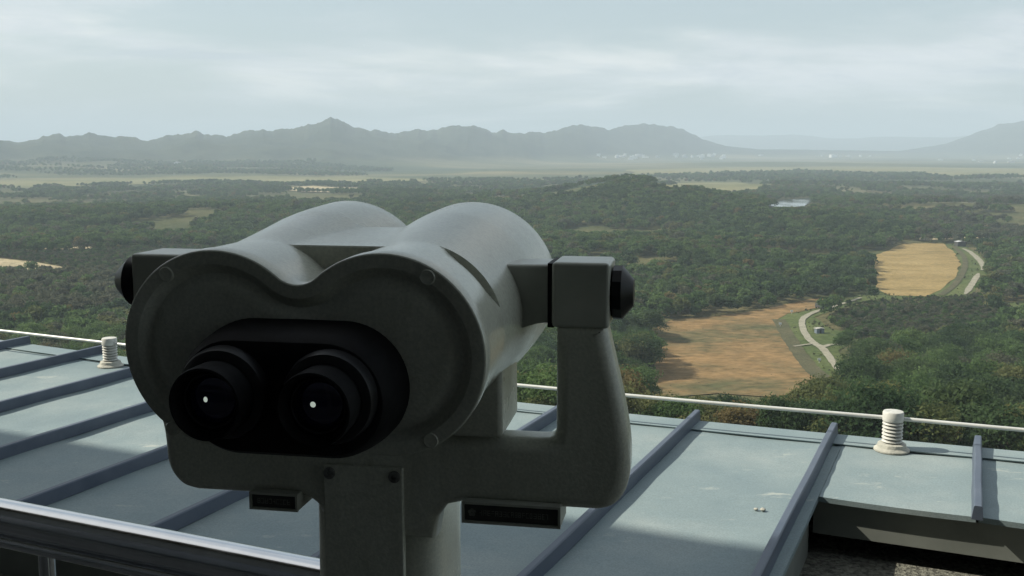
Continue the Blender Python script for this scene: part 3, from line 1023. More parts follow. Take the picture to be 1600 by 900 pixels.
def build_forest():
    k = ~is_best
    x, y, z, s, ki = FX[k], FY[k], FZ[k], FS[k], FK[k]
    me = bpy.data.meshes.new('forest')
    me.from_pydata(np.column_stack([x, y, z]).tolist(), [], [])
    n = len(x)
    a = me.attributes.new('tsize', 'FLOAT', 'POINT'); a.data.foreach_set('value', s.astype(np.float32))
    a = me.attributes.new('trot', 'FLOAT', 'POINT'); a.data.foreach_set('value', (RNG.random(n) * 6.28).astype(np.float32))
    a = me.attributes.new('tkind', 'INT', 'POINT'); a.data.foreach_set('value', np.where(np.hypot(x, y) < 470, 2 * len(KINDS) + ki * 3 + RNG.integers(3, size=n), ki * 2 + RNG.integers(2, size=n)).astype(np.int32))
    o = link('forest', me)
    ng = bpy.data.node_groups.new('forest_scatter', 'GeometryNodeTree')
    ng.interface.new_socket('Geometry', in_out='INPUT', socket_type='NodeSocketGeometry')
    ng.interface.new_socket('Geometry', in_out='OUTPUT', socket_type='NodeSocketGeometry')
    gn, gl = ng.nodes, ng.links
    gi = gn.new('NodeGroupInput'); go = gn.new('NodeGroupOutput')
    ci = gn.new('GeometryNodeCollectionInfo')
    ci.inputs['Collection'].default_value = proto_col
    ci.inputs['Separate Children'].default_value = True
    ci.inputs['Reset Children'].default_value = True
    ip = gn.new('GeometryNodeInstanceOnPoints')
    ip.inputs['Pick Instance'].default_value = True

    def attr(nm, dt):
        q = gn.new('GeometryNodeInputNamedAttribute'); q.data_type = dt; q.inputs['Name'].default_value = nm
        return q.outputs['Attribute']
    cx = gn.new('ShaderNodeCombineXYZ')
    gl.new(attr('trot', 'FLOAT'), cx.inputs[2])
    gl.new(gi.outputs[0], ip.inputs['Points'])
    gl.new(ci.outputs[0], ip.inputs['Instance'])
    gl.new(attr('tkind', 'INT'), ip.inputs['Instance Index'])
    gl.new(cx.outputs[0], ip.inputs['Rotation'])
    gl.new(attr('tsize', 'FLOAT'), ip.inputs['Scale'])
    gl.new(ip.outputs[0], go.inputs[0])
    md = o.modifiers.new('scatter', 'NODES')
    md.node_group = ng
    tag(o, 'mixed green and autumn-brown forest covering the plain and low hills', 'forest', kind='stuff')
    print('forest', n)


build_forest()

# ------------------------------------------------------------------ the observation building: roof, terrace, overhang
TD = Vector((math.sin(math.radians(114)), math.cos(math.radians(114)), 0))      # along the roof edge, to the right
ND = Vector((math.sin(math.radians(24)), math.cos(math.radians(24)), 0))        # outwards across the roof
ZR = 0.30


def W(t, n, z=0.0):
    return TD * t + ND * n + Vector((0, 0, z))


def tnz(co):
    return W(co.x, co.y, co.z)


def tn_box(name, t0, t1, n0, n1, z0, z1, m, parent=None, bev=0.0):
    return box(name, t0, t1, n0, n1, z0, z1, m, parent, bev, T=tnz)


def edge_n(t):
    return 4.765 + 0.0125 * (t + 2.4) ** 2 if t > -7 else 5.03


bld = empty('observation_building', (0, 0, 0))
tag(bld, 'observation deck building with shaded terrace and pale blue-grey metal sheet roof', 'building')
roof = bpy.data.objects.new('metal_roof', None)
COL.objects.link(roof); roof.parent = bld

SEAMS = [-8.3, -7.65, -7.0, -6.37, -5.72, -5.02, -4.36, -3.69, -3.06, -2.45, -1.80, -1.16, -0.53, 0.07, 0.70, 1.33, 1.96, 2.6, 3.24]
NEAR_N, REC_N, REC_T = 2.5, 3.9, -0.475


def near_n(t):
    return NEAR_N if t < REC_T else REC_N


EDGE_STRIP = 0.17
for i in range(len(SEAMS) - 1):
    t0, t1 = SEAMS[i], SEAMS[i + 1]
    segs = [(t0 + 0.004, t1 - 0.004)]
    if t0 < REC_T < t1:
        segs = [(t0 + 0.004, REC_T), (REC_T + 0.002, t1 - 0.004)]
    for (a, b) in segs:
        bm = bmesh.new()
        nt, nn = 6, 14
        n0 = near_n((a + b) / 2)
        tilt = random.uniform(-0.0015, 0.0015)
        g = []
        for j in range(nn + 1):
            row = []
            for k in range(nt + 1):
                t = a + (b - a) * k / nt
                n1 = edge_n(t) - EDGE_STRIP
                n = n0 + (n1 - n0) * j / nn
                z = ZR - 0.0035 * math.sin(math.pi * k / nt) + tilt * math.sin(j * 0.9) + 0.0016 * math.sin(j * 1.7 + i)
                row.append(bm.verts.new(W(t, n, z)))
            g.append(row)
        for j in range(nn):
            for k in range(nt):
                bm.faces.new((g[j][k], g[j][k + 1], g[j + 1][k + 1], g[j + 1][k]))
        r = bmesh.ops.extrude_face_region(bm, geom=list(bm.faces))
        for v in [x for x in r['geom'] if isinstance(x, bmesh.types.BMVert)]:
            v.co.z -= 0.02
        from_bm('roof_panel', bm, M['roof'], roof, True, 40)
    # folded edge strip, lapped over the panel end
    bm = bmesh.new()
    prev = None
    for k in range(7):
        t = t0 + 0.004 + (t1 - t0 - 0.008) * k / 6
        e = edge_n(t)
        ring = [bm.verts.new(W(t, n, z)) for n, z in ((e - EDGE_STRIP - 0.01, ZR + 0.001), (e - EDGE_STRIP - 0.012, ZR + 0.007), (e - 0.01, ZR + 0.004), (e, ZR - 0.004), (e, ZR - 0.12), (e - 0.02, ZR - 0.12), (e - 0.02, ZR - 0.02))]
        if prev:
            for q in range(7):
                bm.faces.new((prev[q], prev[(q + 1) % 7], ring[(q + 1) % 7], ring[q]))
        prev = ring
    from_bm('edge_flashing', bm, M['roof'], roof)
for i, t in enumerate(SEAMS):
    n0 = near_n(t) - (0.0 if t < REC_T else 0.035)
    n1 = edge_n(t) + 0.01
    bm = bmesh.new()
    prev = None
    for j in range(7):
        n = n0 + (n1 - n0) * j / 6
        wob = 0.0012 * math.sin(j * 2.1 + i)
        ring = [bm.verts.new(W(t + x + wob, n, ZR + z)) for x, z in ((-0.020, 0.001), (-0.014, 0.048), (-0.010, 0.052), (0.010, 0.052), (0.014, 0.048), (0.018, 0.001))]
        if prev:
            for q in range(6):
                bm.faces.new((prev[q], prev[(q + 1) % 6], ring[(q + 1) % 6], ring[q]))
        else:
            bm.faces.new(ring)
        prev = ring
    bm.faces.new(prev)
    from_bm('seam', bm, M['seam'], roof)

# fascias below the inner edges, gravel bed, walls below
tn_box('fascia', -9, REC_T - 0.03, NEAR_N + 0.03, NEAR_N + 0.07, -0.02, ZR - 0.025, M['fascia'], roof)
tn_box('fascia', REC_T - 0.07, REC_T - 0.03, NEAR_N + 0.08, REC_N - 0.01, -0.02, ZR - 0.025, M['fascia'], roof)
tn_box('fascia', REC_T - 0.02, 4.5, REC_N + 0.028, REC_N + 0.06, ZR - 0.155, ZR - 0.03, M['fascia'], roof)
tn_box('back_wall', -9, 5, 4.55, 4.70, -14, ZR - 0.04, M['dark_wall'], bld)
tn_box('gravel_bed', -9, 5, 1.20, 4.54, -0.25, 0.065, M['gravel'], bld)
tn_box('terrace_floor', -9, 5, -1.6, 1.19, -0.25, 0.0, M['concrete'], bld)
tn_box('kerb', -9, 5, 1.06, 1.18, 0.002, 0.13, M['concrete'], bld, 0.01)
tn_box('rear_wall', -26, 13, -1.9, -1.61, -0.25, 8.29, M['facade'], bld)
for i in range(9):
    tn_box('window', -8.6 + i * 1.7, -7.1 + i * 1.7, -1.605, -1.585, 0.7, 2.9, M['black_glass'], bld)
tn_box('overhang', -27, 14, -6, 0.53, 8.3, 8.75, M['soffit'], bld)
tn_box('side_wall', 12.6, 13, -6, -1.91, -0.25, 8.29, M['facade'], bld)
tn_box('side_wall', -26, -25.6, -6, -1.91, -0.25, 8.29, M['facade'], bld)

# ------------------------------------------------------------------ vents and the thin rail on the roof edge
def vent(u, v, label):
    p = on_z(u, v, ZR)
    o = empty('roof_vent', (p.x, p.y, ZR))
    lathe('base', [(0.075, 0.0), (0.075, 0.006), (0.062, 0.016), (0.058, 0.030), (0.050, 0.034), (0.0, 0.034)], M['vent_base'], o, 32)
    lathe('pipe', [(0.030, 0.03), (0.030, 0.15)], M['vent'], o, 32)
    for k in range(6):
        z = 0.040 + k * 0.0155
        lathe('louvre', [(0.031, z + 0.006), (0.0425, z - 0.001), (0.0435, z + 0.001), (0.0415, z + 0.0052), (0.031, z + 0.0095)], M['vent'], o, 36)
    lathe('cap', [(0.031, 0.128), (0.043, 0.130), (0.0440, 0.134), (0.0440, 0.166), (0.041, 0.172), (0.0, 0.175)], M['vent'], o, 36)
    tag(o, label, 'vent', 'white louvred vents on the roof edge')
    return p


for k, (u, v, sz) in enumerate(((1181, 797, 0.008), (1192, 798, 0.010))):
    p = on_z(u, v, ZR)
    bm = bmesh.new()
    bmesh.ops.create_icosphere(bm, subdivisions=2, radius=sz)
    for q in bm.verts:
        q.co *= 1 + 0.25 * math.sin(q.co.x * 900 + k) * math.cos(q.co.y * 700)
        q.co.z = q.co.z * 0.6 + sz * 0.5
    o = from_bm('pebble', bm, M['vent_base'], None, True)
    o.location = (p.x, p.y, ZR)
    tag(o, ('smaller left' if k == 0 else 'larger right') + ' one of two pebbles lying on the sunlit roof sheet', 'pebble', 'pebbles on the roof sheet')
vr = vent(1393, 703, 'short white louvred vent pipe on the roof, right of the viewer')
vl = vent(173, 572, 'short white louvred vent pipe on the roof, left of the viewer')
RAILPX = [(-260, 490), (0, 520), (165, 539), (480, 574), (840, 609), (1100, 633), (1393, 658), (1600, 677), (1900, 703)]
er = empty('edge_rail', W(-2, 4.8, ZR))
bar = [on_z(u, v, ZR + 0.14) for u, v in RAILPX]
# pass the bar just behind each vent
bar = [p + ND * 0.055 - Vector((0, 0, 0.0)) for p in bar]
dense = []
for i in range(len(bar) - 1):
    for k in range(6):
        f = k / 6
        p0, p1, p2, p3 = bar[max(i - 1, 0)], bar[i], bar[i + 1], bar[min(i + 2, len(bar) - 1)]
        dense.append(0.5 * ((2 * p1) + (p2 - p0) * f + (2 * p0 - 5 * p1 + 4 * p2 - p3) * f * f + (3 * p1 - p0 - 3 * p2 + p3) * f ** 3))
dense.append(bar[-1])
off = Vector(er.location)
tube('bar', [p - off for p in dense], 0.0085, M['rail_pale'], er, 10)
for t in (-8.2, -6.9, 2.3):
    e = edge_n(t) - 0.2
    near = min(dense, key=lambda p: abs(p.dot(TD) - t))
    tube('post', [Vector((near.x, near.y, ZR + 0.003)) - off, near - off], 0.008, M['rail_pale'], er, 8)
tag(er, 'thin pale metal rail along the far edge of the roof', 'rail')

# ------------------------------------------------------------------ stainless handrail of the terrace
hr = empty('handrail', W(-0.6, 0.96, 0))
off = Vector(hr.location)
RN = 0.96
tube('top_rail', [W(-6, RN, 1.1) - off, W(3.5, RN, 1.1) - off], 0.0245, M['steel'], hr, 40)
tube('highlight_rod', [W(-6, RN - 0.017, 1.0745) - off, W(3.5, RN - 0.017, 1.0745) - off], 0.0085, M['steel'], hr, 32)  # added thin rod; its bright line stands in for a highlight on the rail
ps = on_z(88, 870, 1.05)
tp = Vector((ps.x, ps.y, 0)).dot(TD)
for k in range(-3, 4):
    t = tp + k * 1.2
    tube('post', [W(t, RN, 0.003) - off, W(t, RN, 1.085) - off], 0.0105, M['steel'], hr, 20)
    lathe('foot', [(0.04, 0.0), (0.04, 0.006), (0.022, 0.012), (0.011, 0.02)], M['steel'], hr, 24,
          T=(lambda q: (lambda x, y, h: q + Vector((x, y, h + 0.002))))(W(t, RN, 0) - off))
tag(hr, 'polished stainless steel handrail at the edge of the shaded terrace', 'handrail')

# ------------------------------------------------------------------ binocular viewer
YAW, TILT = math.radians(10.5), math.radians(2.5)
A0 = Vector((math.sin(YAW), math.cos(YAW), 0))
FO = Vector((-0.13526, 0.64840, 1.47001))                   # centre of the rear face
viewer = empty('binocular_viewer', (FO.x + A0.x * 0.18, FO.y + A0.y * 0.18, 0), -YAW)
tag(viewer, 'large grey coin-free binocular viewer on a column with black eyepieces', 'binoculars')
viewer['label'] = 'large grey binocular viewer with twin black eyepieces on a yoke and column'
cT, sT = math.cos(TILT), math.sin(TILT)


def B(x, y, z):                 # tilted head frame -> viewer frame
    return Vector((x, -0.18 + y * cT - z * sT, FO.z + y * sT + z * cT))


def Bv(co):
    return B(co.x, co.y, co.z)


def Y0(co):                     # level yoke frame -> viewer frame
    return Vector((co.x, -0.18 + co.y, FO.z + co.z))


CX = 0.056


def twin(R, delta_f, nf=7, nl=56, nb=3, level=None, dip=0.0, bottom=True):
    """closed twin-lobe outline (x, z); valley fillet radius delta_f; level = height of a filling web"""
    rf = delta_f
    zc = math.sqrt(max((R + rf) ** 2 - CX ** 2, 1e-9))
    tx = CX * rf / (R + rf)
    tz = zc * R / (R + rf)
    half = []
    for k in range(nf):
        x = tx * k / nf
        half.append((x, zc - math.sqrt(rf * rf - x * x)))
    a0 = math.atan2(tz, tx - CX)
    for k in range(nl + 1):
        a = a0 + (-math.pi / 2 - a0) * k / nl
        r = R
        if dip:
            g = math.cos(min(1, abs(math.degrees(a) - 44) / 27) * math.pi / 2)
            r = R - dip * max(0, g) ** 0.8
        half.append((CX + r * math.cos(a), r * math.sin(a)))
    for k in range(1, nb + 1):
        half.append((CX * (1 - k / nb), -R))
    if level is not None:
        half = [(x, max(z, level)) if (x < CX and z > 0) else (x, z) for x, z in half]
    left = [(-x, z) for x, z in half[1:-1]][::-1]
    return half + left


def loft(name, rings, m, parent, T, cap0=True, cap1=True, sharp=30):
    bm = bmesh.new()
    V = [[bm.verts.new(T(x, y, z)) for x, z in poly] for y, poly in rings]
    n = len(V[0])
    for a, b in zip(V, V[1:]):
        for i in range(n):
            bm.faces.new((a[i], a[(i + 1) % n], b[(i + 1) % n], b[i]))
    if cap0: bm.faces.new(V[0])
    if cap1: bm.faces.new(V[-1])
    return from_bm(name, bm, m, parent, True, sharp)


# housing
rings = []
for y in (0.010, 0.02, 0.03, 0.04, 0.05, 0.058, 0.064, 0.069, 0.0742):
    R = 0.0648 - 0.0023 * (y - 0.01) / 0.065
    dip = 0.0062 * min(1, max(0, (y - 0.052) / 0.022)) ** 1.3
    rings.append((y, twin(R, 0.0194, dip=dip)))
WEB = 0.0588
rings.append((0.0748, twin(0.0625, 0.0194, level=WEB - 0.001)))
rings.append((0.0756, twin(0.0625, 0.0194, level=WEB)))
for y in (0.09, 0.11, 0.13, 0.15, 0.17, 0.184):
    f = (y - 0.075) / 0.125
    rings.append((y, twin(0.0625 + 0.0095 * f ** 1.2, 0.0194, level=WEB)))
rings.append((0.1848, twin(0.0706, 0.0194, level=WEB - 0.0015)))
rings.append((0.1856, twin(0.0706, 0.006)))
for y in (0.20, 0.22, 0.245, 0.262):
    rings.append((y, twin(0.0710 + 0.001 * min(1, (y - 0.185) / 0.04), 0.005)))
rings.append((0.268, twin(0.0705, 0.005)))
rings.append((0.270, twin(0.068, 0.005)))
housing = loft('housing', rings, M['paint'], viewer, B)
for s in (-1, 1):
    lathe('objective_lens', [(0.050, 0.0), (0.050, 0.004), (0.045, 0.005), (0.044, 0.002), (0.0, 0.003)], M['lens'], housing, 48,
          T=lambda x, y, h, s=s: B(s * CX + x, 0.2705 + h, y))

# rear cover
prof = [(0.0, 0.0125), (0.0, 0.0014), (0.0003, 0.0005), (0.0011, 0.0), (0.006, 0.0), (0.0092, 0.0004), (0.0115, 0.0022), (0.0138, 0.0052), (0.0160, 0.0064), (0.0185, 0.0058), (0.0215, 0.0040), (0.0245, 0.0030), (0.028, 0.0027)]
cover = loft('rear_cover', [(y, twin(0.0655 - d, 0.0194 + d)) for d, y in prof], M['paint'], viewer, B, cap0=True, cap1=True, sharp=28)
for x, z in ((-0.0885, 0.0490), (0.0852, 0.0510), (-0.0915, -0.0545), (0.0850, -0.0535)):
    lathe('screw_boss', [(0.0050, 0.004), (0.0050, -0.0002), (0.0044, -0.0008), (0.0030, -0.0006), (0.0, -0.0006)], M['paint'], cover, 24,
          T=lambda a, b, h, x=x, z=z: B(x + a, h, z + b))

# eyepieces
def stadium(hw, r, cz, n=28):
    pts = [(hw + r * math.cos(a), cz + r * math.sin(a)) for a in np.linspace(math.pi / 2, -math.pi / 2, n)]
    return pts + [(-hw - r * math.cos(a), cz + r * math.sin(a)) for a in np.linspace(-math.pi / 2, math.pi / 2, n)]


EZ = -0.0165
loft('eyepiece_base', [(y, stadium(0.0300, 0.0415 - d, -0.0200)) for d, y in ((0, 0.006), (0, -0.006), (0.0012, -0.018), (0.0030, -0.028), (0.0065, -0.0335), (0.012, -0.0355), (0.020, -0.036))], M['rubber'], viewer, B)
for s in (-1, 1):
    ex = s * 0.0336
    ey = bpy.data.objects.new('eyepiece', None)
    COL.objects.link(ey); ey.parent = viewer

    def E(a, b, h, ex=ex):
        return B(ex + a, -h, EZ + b)

    def E2(a, b, h, ex=ex):
        return B(ex + a, -h - 0.0225, EZ + b)
    lathe('barrel', [(0.0290, 0.020), (0.0288, 0.040), (0.0275, 0.0435), (0.0250, 0.0450), (0.0225, 0.0460)], M['black_plastic'], ey, 56, T=E)
    lathe('eyecup', [(r, h + 0.0225) for r, h in ((0.0218, 0.018), (0.0222, 0.030), (0.0226, 0.040), (0.0221, 0.0428), (0.0210, 0.0432), (0.0198, 0.0415), (0.0186, 0.036), (0.0178, 0.032))], M['rubber'], ey, 56, T=E, sharp=50)
    lathe('lens_ring', [(0.0190, 0.034), (0.0166, 0.0350), (0.0158, 0.0345), (0.0150, 0.030)], M['black_plastic'], ey, 48, T=E2)
    lathe('lens', [(0.0152, 0.0305)] + [(0.0152 * math.cos(q), 0.0305 + 0.0030 * math.sin(q)) for q in np.linspace(0.15, 1.45, 8)] + [(0.0, 0.0335)], M['lens'], ey, 48, T=E2, sharp=80)
    lathe('exit_pupil_glow', [(0.0018, 0.0332), (0.0016, 0.0337), (0.0, 0.0339)], M['pupil_glow'], ey, 20, T=lambda a, b, h, ex=ex: B(ex - 0.0036 + a * (0.75 if ex < 0 else 1), -h - 0.0225, EZ + 0.0005 + b))

# cradle below the tubes, trunnions, yoke
box('cradle', -0.110, 0.110, 0.106, 0.172, -0.0865, 0.004, M['paint'], viewer, 0.004, 3, T=Bv)
HY0, HY1 = 0.120, 0.168
for s in (-1, 1):
    # tapered trunnion from the tube to the pivot block
    prism('trunnion', [(s * x, z) for x, z in ((0.096, 0.045), (0.150, 0.0455), (0.150, 0.0025), (0.118, 0.0015), (0.096, -0.012))][::s], 0.128, 0.172, M['paint_dark'], viewer, 0.004, 3, T=Y0)
    box('gasket', *sorted((s * 0.1405, s * 0.1450)), 0.1262, 0.166, -0.0005, 0.0466, M['rubber'], viewer, T=Y0)
    box('pivot_block', *sorted((s * 0.1442, s * 0.1860)), HY0, HY1, 0.0005, 0.0482, M['paint_dark'], viewer, 0.003, 3, T=Y0)
    lathe('knob', [(0.0, 0.0), (0.0175, 0.0), (0.0198, 0.001), (0.0200, 0.0075), (0.0185, 0.0088), (0.0100, 0.0158), (0.0, 0.0162)], M['black_plastic'], viewer, 12 if s > 0 else 32,
          T=lambda a, b, h, s=s: Y0(Vector((s * (0.1862 + h * (1.0 if s > 0 else 1.35)), 0.142 + a, 0.0245 + b))), sharp=20)

yoke = [(0.1472, 0.004), (0.1472, -0.030), (0.1472, -0.0760), (0.1460, -0.0812), (0.1425, -0.0838), (0.1370, -0.0845), (0.10, -0.0845), (-0.10, -0.083), (-0.130, -0.080), (-0.140, -0.072), (-0.1460, -0.055), (-0.1472, 0.004),
        (-0.184, 0.004), (-0.182, -0.030), (-0.176, -0.062), (-0.1685, -0.088), (-0.1665, -0.105), (-0.1655, -0.118), (-0.161, -0.129), (-0.152, -0.1375), (-0.140, -0.1405), (-0.060, -0.1400)]
yoke += [(-0.0545 + 0.0200 * math.cos(q), -0.1600 + 0.0200 * math.sin(q)) for q in np.linspace(math.pi / 2, 0.12, 7)]
yoke += [(-0.0345, -0.1680), (0.0540, -0.1680)]
yoke += [(0.0570, -0.1500), (0.064, -0.1400), (0.078, -0.1365), (0.150, -0.1365), (0.178, -0.1365), (0.190, -0.132),
        (0.198, -0.122), (0.2020, -0.107), (0.2022, -0.092), (0.2000, -0.074), (0.1955, -0.050), (0.1890, -0.022), (0.1835, 0.004)]


def rounded(pts, k=4):
    out = []
    for i in range(len(pts) - 1):
        p = [Vector(pts[max(0, min(len(pts) - 1, j))]) for j in (i - 1, i, i + 1, i + 2)]
        for q in range(k):
            f = q / k
            v = 0.5 * (2 * p[1] + (p[2] - p[0]) * f + (2 * p[0] - 5 * p[1] + 4 * p[2] - p[3]) * f * f + (3 * p[1] - p[0] - 3 * p[2] + p[3]) * f ** 3)
            out.append((v.x, v.y))
    return out + [tuple(pts[-1])]


iR = yoke.index((0.178, -0.1365))
iL0, iL1 = yoke.index((-0.184, 0.004)), yoke.index((-0.140, -0.1405))
arm_r = [(0.178, -0.1365), (0.1885, -0.1335), (0.1970, -0.1250), (0.2015, -0.1110), (0.2024, -0.0950), (0.2008, -0.0760), (0.1965, -0.0520), (0.1900, -0.0240), (0.1835, 0.004)]
yoke = yoke[:iL0] + rounded(yoke[iL0:iL1 + 1]) + yoke[iL1 + 1:iR] + rounded(arm_r)


def inset(poly, d):
    out = []
    n = len(poly)
    area = sum(poly[i][0] * poly[(i + 1) % n][1] - poly[(i + 1) % n][0] * poly[i][1] for i in range(n))
    sg = 1 if area > 0 else -1
    for i in range(n):
        p0, p, p1 = Vector(poly[i - 1]), Vector(poly[i]), Vector(poly[(i + 1) % n])
        e0, e1 = (p - p0).normalized(), (p1 - p).normalized()
        n0, n1 = Vector((-e0.y, e0.x)) * sg, Vector((-e1.y, e1.x)) * sg
        b = n0 + n1
        b.normalize()
        out.append(tuple(p + b * d / max(0.7, b.dot(n0))))
    return out


RB = 0.0105
fr = [(HY0 + RB * (1 - math.sin(q)), inset(yoke, RB * (1 - math.cos(q)))) for q in np.linspace(math.pi / 2, 0, 7)]
bk = [(0.155 - (y - HY0), p) for y, p in reversed(fr)]
weighted(loft('yoke', fr + bk, M['paint'], viewer, lambda x, y, z: Y0(Vector((x, y, z))), sharp=55))

def squircle(a, b, h):
    r = math.hypot(a, b)
    if r < 1e-9:
        return Y0(Vector((0, 0.180, h)))
    k = 2 / (4.6 if r < 0.08 else 2.2)
    return Y0(Vector((0.003 + r * math.copysign(abs(a / r) ** k, a), 0.180 + r * math.copysign(abs(b / r) ** k, b), h)))


col_prof = [(0.0, -0.120), (0.0505, -0.120), (0.0515, -0.125)] + [(0.0515 + 0.0005 * k, -0.125 - 0.1 * k) for k in range(1, 12)] + [(0.066, -1.40), (0.085, -1.42), (0.13, -1.44), (0.15, -1.45), (0.15, -1.466), (0.0, -1.466)]
lathe('column', col_prof, M['paint'], viewer, 96, T=squircle, sharp=40)
cp = box('cover_plate', -0.0315, 0.0318, 0.1165, 0.1235, -0.72, -0.1105, M['paint'], viewer, 0.0012, 2, T=Y0)
for x in (-0.0262, 0.0255):
    lathe('screw', [(0.0048, -0.001), (0.0046, 0.0012), (0.0034, 0.0018), (0.0022, 0.0017), (0.0019, 0.0004), (0.0, 0.0004)], M['screw'], cp, 20,
          T=lambda a, b, h, x=x: Y0(Vector((x + a, 0.1165 - h, -0.1172 + b))))


def label_plate(x0, x1, z0, z1, emblem, label):
    y = 0.1135
    h = box('label_holder', x0, x1, y, 0.145, z0, z1, M['paint_dark'], viewer, 0.0012, 2, T=Y0)
    f = 0.0022
    box('label_face', x0 + f, x1 - f, y - 0.0006, y + 0.002, z0 + f, z1 - f * 0.9, M['label_dark'], h, T=Y0)
    for a, b, c, d in ((x0, x1, z1 - 0.0018, z1), (x0, x1, z0, z0 + 0.0018), (x0, x0 + 0.0018, z0 + 0.0018, z1 - 0.0018), (x1 - 0.0018, x1, z0 + 0.0018, z1 - 0.0018)):
        box('frame_edge', a, b, y - 0.0018, y + 0.0005, c, d, M['paint_dark'], h, T=Y0)
    zm = (z0 + z1) / 2
    if emblem:
        bm = bmesh.new()
        ex = x0 + 0.0078
        for k in range(5):
            a = math.pi / 2 + k * 2 * math.pi / 5
            bm_lathe(bm, [(0.0, -0.0009), (0.0014, -0.0009), (0.0014, 0.0)], 10, lambda p, q, r, a=a: Y0(Vector((ex + 0.0018 * math.cos(a) + p, y + r, zm + 0.0018 * math.sin(a) + q))))
        from_bm('emblem', bm, M['label_mark'], h)
    # row of small raised characters, too worn to read
    bm = bmesh.new()
    rg = random.Random(int(x0 * 1e4))
    x = x0 + (0.0135 if emblem else 0.0065)
    end = x1 - (0.010 if emblem else 0.006)
    while x < end:
        w = rg.uniform(0.0016, 0.0024)
        ch = 0.0042
        for q in range(3):
            if rg.random() < 0.75:
                zz = zm + (q - 1) * ch / 2.4
                bm_box(bm, x, x + w, y - 0.0008, y, zz - 0.00025, zz + 0.00025)
        for q in (0, 1):
            if rg.random() < 0.6:
                xx = x + q * (w - 0.0004)
                bm_box(bm, xx, xx + 0.0004, y - 0.00085, y, zm - ch / 2, zm + ch / 2)
        x += w + 0.0009
    for v in bm.verts:
        v.co = Y0(v.co)
    from_bm('lettering', bm, M['label_mark'], h)
    h['label'] = label


label_plate(0.0785, 0.1530, -0.1480, -0.1315, True, 'long dark nameplate with a small flower emblem')
label_plate(-0.0905, -0.0510, -0.1485, -0.1345, False, 'short dark nameplate')


# ------------------------------------------------------------------ small things out on the plain
M['hut_wall'] = noisy('hut_wall', (0.20, 0.20, 0.17), (0.30, 0.29, 0.25), 1.5, 5, 0.9)
M['hut_roof'] = noisy('hut_roof', (0.24, 0.23, 0.20), (0.36, 0.35, 0.31), 2, 5, 0.8)
M['hut_dark'] = noisy('hut_dark', (0.03, 0.03, 0.03), (0.06, 0.06, 0.055), 2, 4, 0.7)
M['blue_wall'] = noisy('blue_wall', (0.10, 0.13, 0.16), (0.15, 0.18, 0.21), 2, 4, 0.7)
M['white_wall'] = noisy('white_wall', (0.62, 0.63, 0.62), (0.78, 0.78, 0.76), 0.2, 4, 0.7)
M['grey_wall'] = noisy('grey_wall', (0.36, 0.37, 0.38), (0.5, 0.5, 0.5), 0.2, 4, 0.7)
M['truck_paint'] = noisy('truck_paint', (0.035, 0.045, 0.04), (0.05, 0.06, 0.055), 2, 4, 0.45)


def hut(name, u, v, w, d, h, wm, rm, rz, label, cat, pitch=0.35, lift=0.0):
    p = on_ground(u, v)
    o = empty(name, (p[0], p[1], float(height(p[0], p[1])) + lift), rz)
    box('wall', -w / 2, w / 2, -d / 2, d / 2, -0.8, h, wm, o)
    e = 0.35 * min(1, w / 4)
    bm = bmesh.new()
    rise = pitch * w / 2
    for s in (-1, 1):
        a = [(s * (w / 2 + e), h - pitch * e), (0, h + rise), (0, h + rise + 0.14), (s * (w / 2 + e), h - pitch * e + 0.14)]
        va = [bm.verts.new((x, -d / 2 - e, z)) for x, z in a]; vb = [bm.verts.new((x, d / 2 + e, z)) for x, z in a]
        bm.faces.new(va); bm.faces.new(vb[::-1])
        for i in range(4):
            bm.faces.new((va[i], vb[i], vb[(i + 1) % 4], va[(i + 1) % 4]))
    from_bm('roof', bm, rm, o)
    bm = bmesh.new()
    for yy in (-d / 2 + 0.02, d / 2 - 0.02):
        t = [bm.verts.new(c) for c in ((-w / 2, yy, h), (w / 2, yy, h), (0, yy, h + rise))]
        bm.faces.new(t)
    from_bm('gable', bm, wm, o)
    box('door', -0.45, 0.45, -d / 2 - 0.05, -d / 2 - 0.005, 0.05, min(2.0, h * 0.85), M['hut_dark'], o)
    box('window', w / 2 + 0.005, w / 2 + 0.05, -0.4, 0.4, h * 0.4, h * 0.8, M['black_glass'], o)
    tag(o, label, cat)
    return o


hut('hut', 1040, 653, 2.9, 2.6, 1.9, M['hut_wall'], M['hut_roof'], 0.35, 'small hut with pale gabled roof in the scrub just beyond the thin rail', 'hut')
hut('shed', 1280, 521, 3.8, 2.4, 2.4, M['blue_wall'], M['hut_roof'], 0.2, 'blue-grey shed with pale roof inside the bend of the dirt road', 'shed', 0.15)
hut('guard_post', 1500, 385, 7.5, 6, 4.2, M['hut_dark'], M['grey_wall'], 0.1, 'dark guard post with pale roof where the upper road starts', 'building', 0.15)
hut('hilltop_post', 983, 287, 5, 5, 8.5, M['white_wall'], M['grey_wall'], 0.2, 'tiny white post on top of the wooded hill', 'building', 0.3, 1.0)


